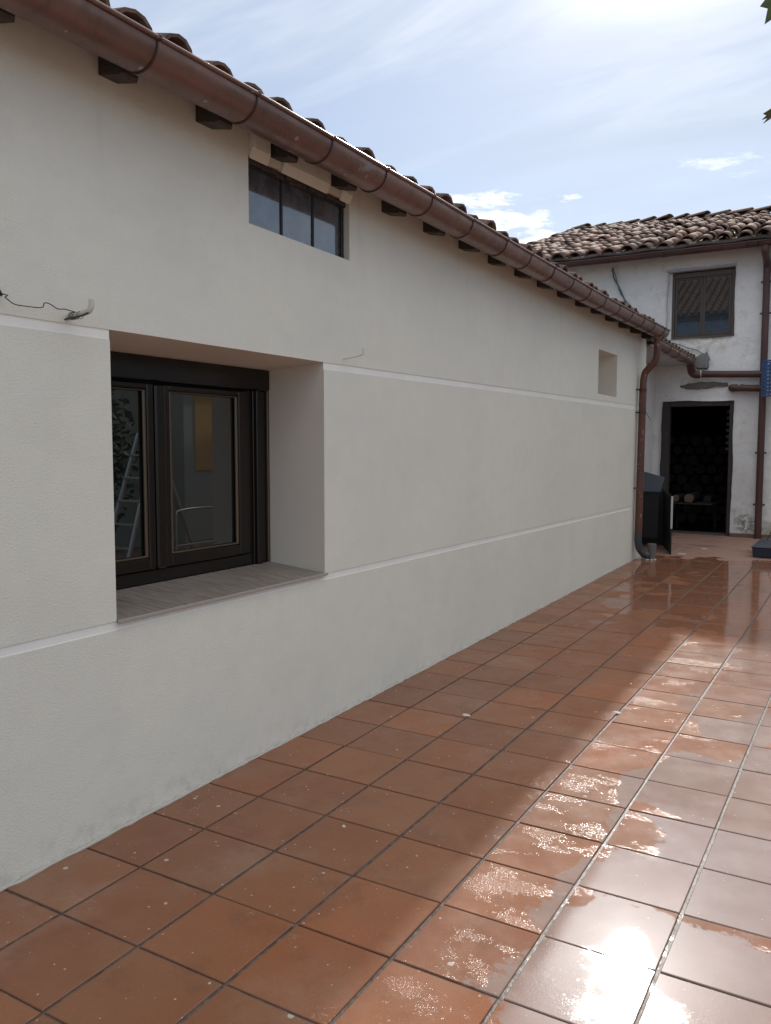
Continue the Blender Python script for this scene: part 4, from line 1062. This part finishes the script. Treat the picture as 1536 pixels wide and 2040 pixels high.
p_ = at_px(1578, -34, 3.1); aim(leaf(p_-base, (0, 0, 0), .115), at_px(1535, 30, 3.08)-p_, Vector((-.5, -.3, -.8)))
leaf(Vector((2.47, 2.82, 2.60))-base, (R(40), R(10), R(-70)), .10)
leaf(Vector((2.42, 2.80, 2.72))-base, (R(70), R(0), R(160)), .09)
leaf(Vector((2.65, 3.05, 2.50))-base, (R(30), R(20), R(-30)), .10)
for k in range(10):
    leaf((.35+.2*k, .1+random.gauss(0, .1), .05 - .02*k + random.gauss(0, .06)), (random.uniform(0, 1.2), random.uniform(-.6, .6), random.uniform(0, 6)), random.uniform(.08, .12))

# two larger dried flakes and pebbles on the floor
def flake(x, y, r, lab):
    rl = random.Random(int(x*999)); n_ = 9
    pr = [(math.cos(2*math.pi*k/n_)*r*(1+rl.gauss(0, .25)), math.sin(2*math.pi*k/n_)*r*.7*(1+rl.gauss(0, .2))) for k in range(n_)]
    z = fz(x, y) + .0015
    vs = [(a, b, 0) for a, b in pr] + [(a*.75, b*.75, .005) for a, b in pr]
    o = MB().add(vs, [(k, (k+1) % n_, n_+(k+1) % n_, n_+k) for k in range(n_)] + [tuple(range(n_, 2*n_))]).build('mortar_crumb', M_flake)
    o.location = (x, y, z); tag(o, lab, 'crumb', 'mortar crumbs on the terrace')
def inv(u, v):
    d_ = Fv + Rv*((u-768)/1669.0) - Uv*((v-1020)/1669.0); c_ = cam.location
    t_ = (FTX*c_.x + FTY*c_.y - c_.z)/(d_.z - FTX*d_.x - FTY*d_.y); p = c_ + d_*t_; return p.x, p.y
flake(.605, 4.02, .021, 'pale mortar crumb on the dry shaded tiles, the one nearest the wall')
for k, (fx_, fy_, fr_, fl_) in enumerate(((.40, 10.75, .05, 'flat pale crumb in front of the white edged black box'), (.56, 11.35, .035, 'small pale crumb on the dry tiles before the doorway'),
        (.10, 10.42, .045, 'pale crumb beside the grey drain socket'), (.03, 10.15, .035, 'pale crumb in the corner at the foot of the downpipe'), (.74, 2.62, .008, 'tiny pale crumb on the nearest shaded tiles'))):
    flake(fx_, fy_, fr_, fl_)
flake(1.300, 4.46, .026, 'large pale mortar crumb lying at the edge of the shadow')

# ------------------------------------------------------------------ what stands round the yard outside the picture (seen in the panes)
oh = thing('grey_outbuilding', 'grey rendered outbuilding with ochre panel, seen reflected in the window panes', 'outbuilding', (5.3, 8.85, -.1))
MB().box((0, 0, -.25), (3, 4.2, 2.9)).build('wall', M_grey_plaster, oh)
MB().box((-.012, .22, 1.25), (-.001, 1.8, 2.88)).build('ochre_panel', M_ochre, oh)
MB().box((-.25, -.2, 2.9), (3.2, 4.4, 3.02)).build('roof', M_mortar_br, oh)
tr = thing('dark_tree', 'dense dark green tree across the yard, seen reflected in the window panes', 'tree', (6.1, 6.9, -.35))
MB().tube([(0, 0, 0), (.05, .05, 1.2), (0, .1, 2.4)], .12, 8, rs=[.16, .12, .07]).build('trunk', M_bark, tr)
rl = random.Random(12); q = MB()
for k in range(7000):
    a = rl.uniform(0, 2*math.pi); b = math.acos(rl.uniform(-1, 1)); rr_ = rl.random()**.4
    p = Vector((1.1*math.cos(a)*math.sin(b)*rr_, 1.55*math.sin(a)*math.sin(b)*rr_, 1.85 + 1.7*math.cos(b)*rr_))
    p *= 1 + .14*mnoise.noise(p*1.3)
    s_ = .07; u = Vector((rl.gauss(0, 1), rl.gauss(0, 1), rl.gauss(0, 1))).normalized(); v = u.orthogonal().normalized()
    q.add([p-u*s_, p+v*s_*.6, p+u*s_, p-v*s_*.6], [(0, 1, 2, 3)])
q.build('crown', M_tree, tr)['kind'] = 'stuff'
st = thing('step_ladder', 'aluminium step ladder standing open, seen reflected in the window panes', 'ladder', (4.1, 7.0, fz(4.1, 7)))
for s_ in (-.2, .2):
    MB().tube([(s_, -.55, 0), (s_*.7, 0, 1.55)], .030, 6).build('rail', M_alumin, st)
    MB().tube([(s_, .60, 0), (s_*.7, .02, 1.5)], .024, 6).build('rear_leg', M_alumin, st)
for k in range(5):
    t_ = (k+1)/6; MB().bbox((-.18, -.55+.55*t_-.04, 1.55*t_), (.18, -.55+.55*t_+.04, 1.55*t_+.02), .003).build('step', M_alumin, st)
cf = thing('chrome_rail', 'bent chrome handle rail of a trolley, seen reflected in the window panes', 'trolley', (3.7, 7.45, fz(3.7, 7.4)))
MB().tube(bez([(0, -.4, 0), (0, -.4, .55), (0, -.33, .66), (0, .2, .66), (0, .30, .60), (0, .31, .5), (0, .31, 0)], 4), .012, 8).build('rail', M_alumin, cf)
MB().tube([(0, -.4, .25), (0, .31, .25)], .01, 8).build('cross_bar', M_alumin, cf)
nb = thing('neighbour_house', 'pale house with blue eave-shade band behind the camera, seen in the upstairs window', 'house', (-3.0, -9.0, -.35))
MB().box((-6, -5, 0), (6, 0, 7.0)).build('wall', M_lime_plain, nb)
MB().box((-6, .001, 6.25), (6, .03, 6.98)).build('eave_shade_band', M_blueshade, nb)
nr_ = MB().add([(-6.2, .35, 6.95), (6.2, .35, 6.95), (6.2, -4, 9.1), (-6.2, -4, 9.1), (6.2, -8, 6.9), (-6.2, -8, 6.9)], [(0, 1, 2, 3), (3, 2, 4, 5)]).build('roof', M_mortar_br, nb)
bulk = MB(); bme = barrel_mesh('cover_tile', .46, .12, .10, .016, 6, .9)
for i in range(42):
    for r in range(12):
        M4 = Matrix.Translation((-6+i*.29, .40-r*.36, 6.97+r*.36*.494)) @ __import__('mathutils').Euler((0, -math.atan(.494), -math.pi/2)).to_matrix().to_4x4()
        bulk.add([M4 @ v_.co for v_ in bme.vertices], [tuple(p.vertices) for p in bme.polygons], 0, True)
bulk.build('roof_tiles', M_clay, nr_)['kind'] = 'stuff'
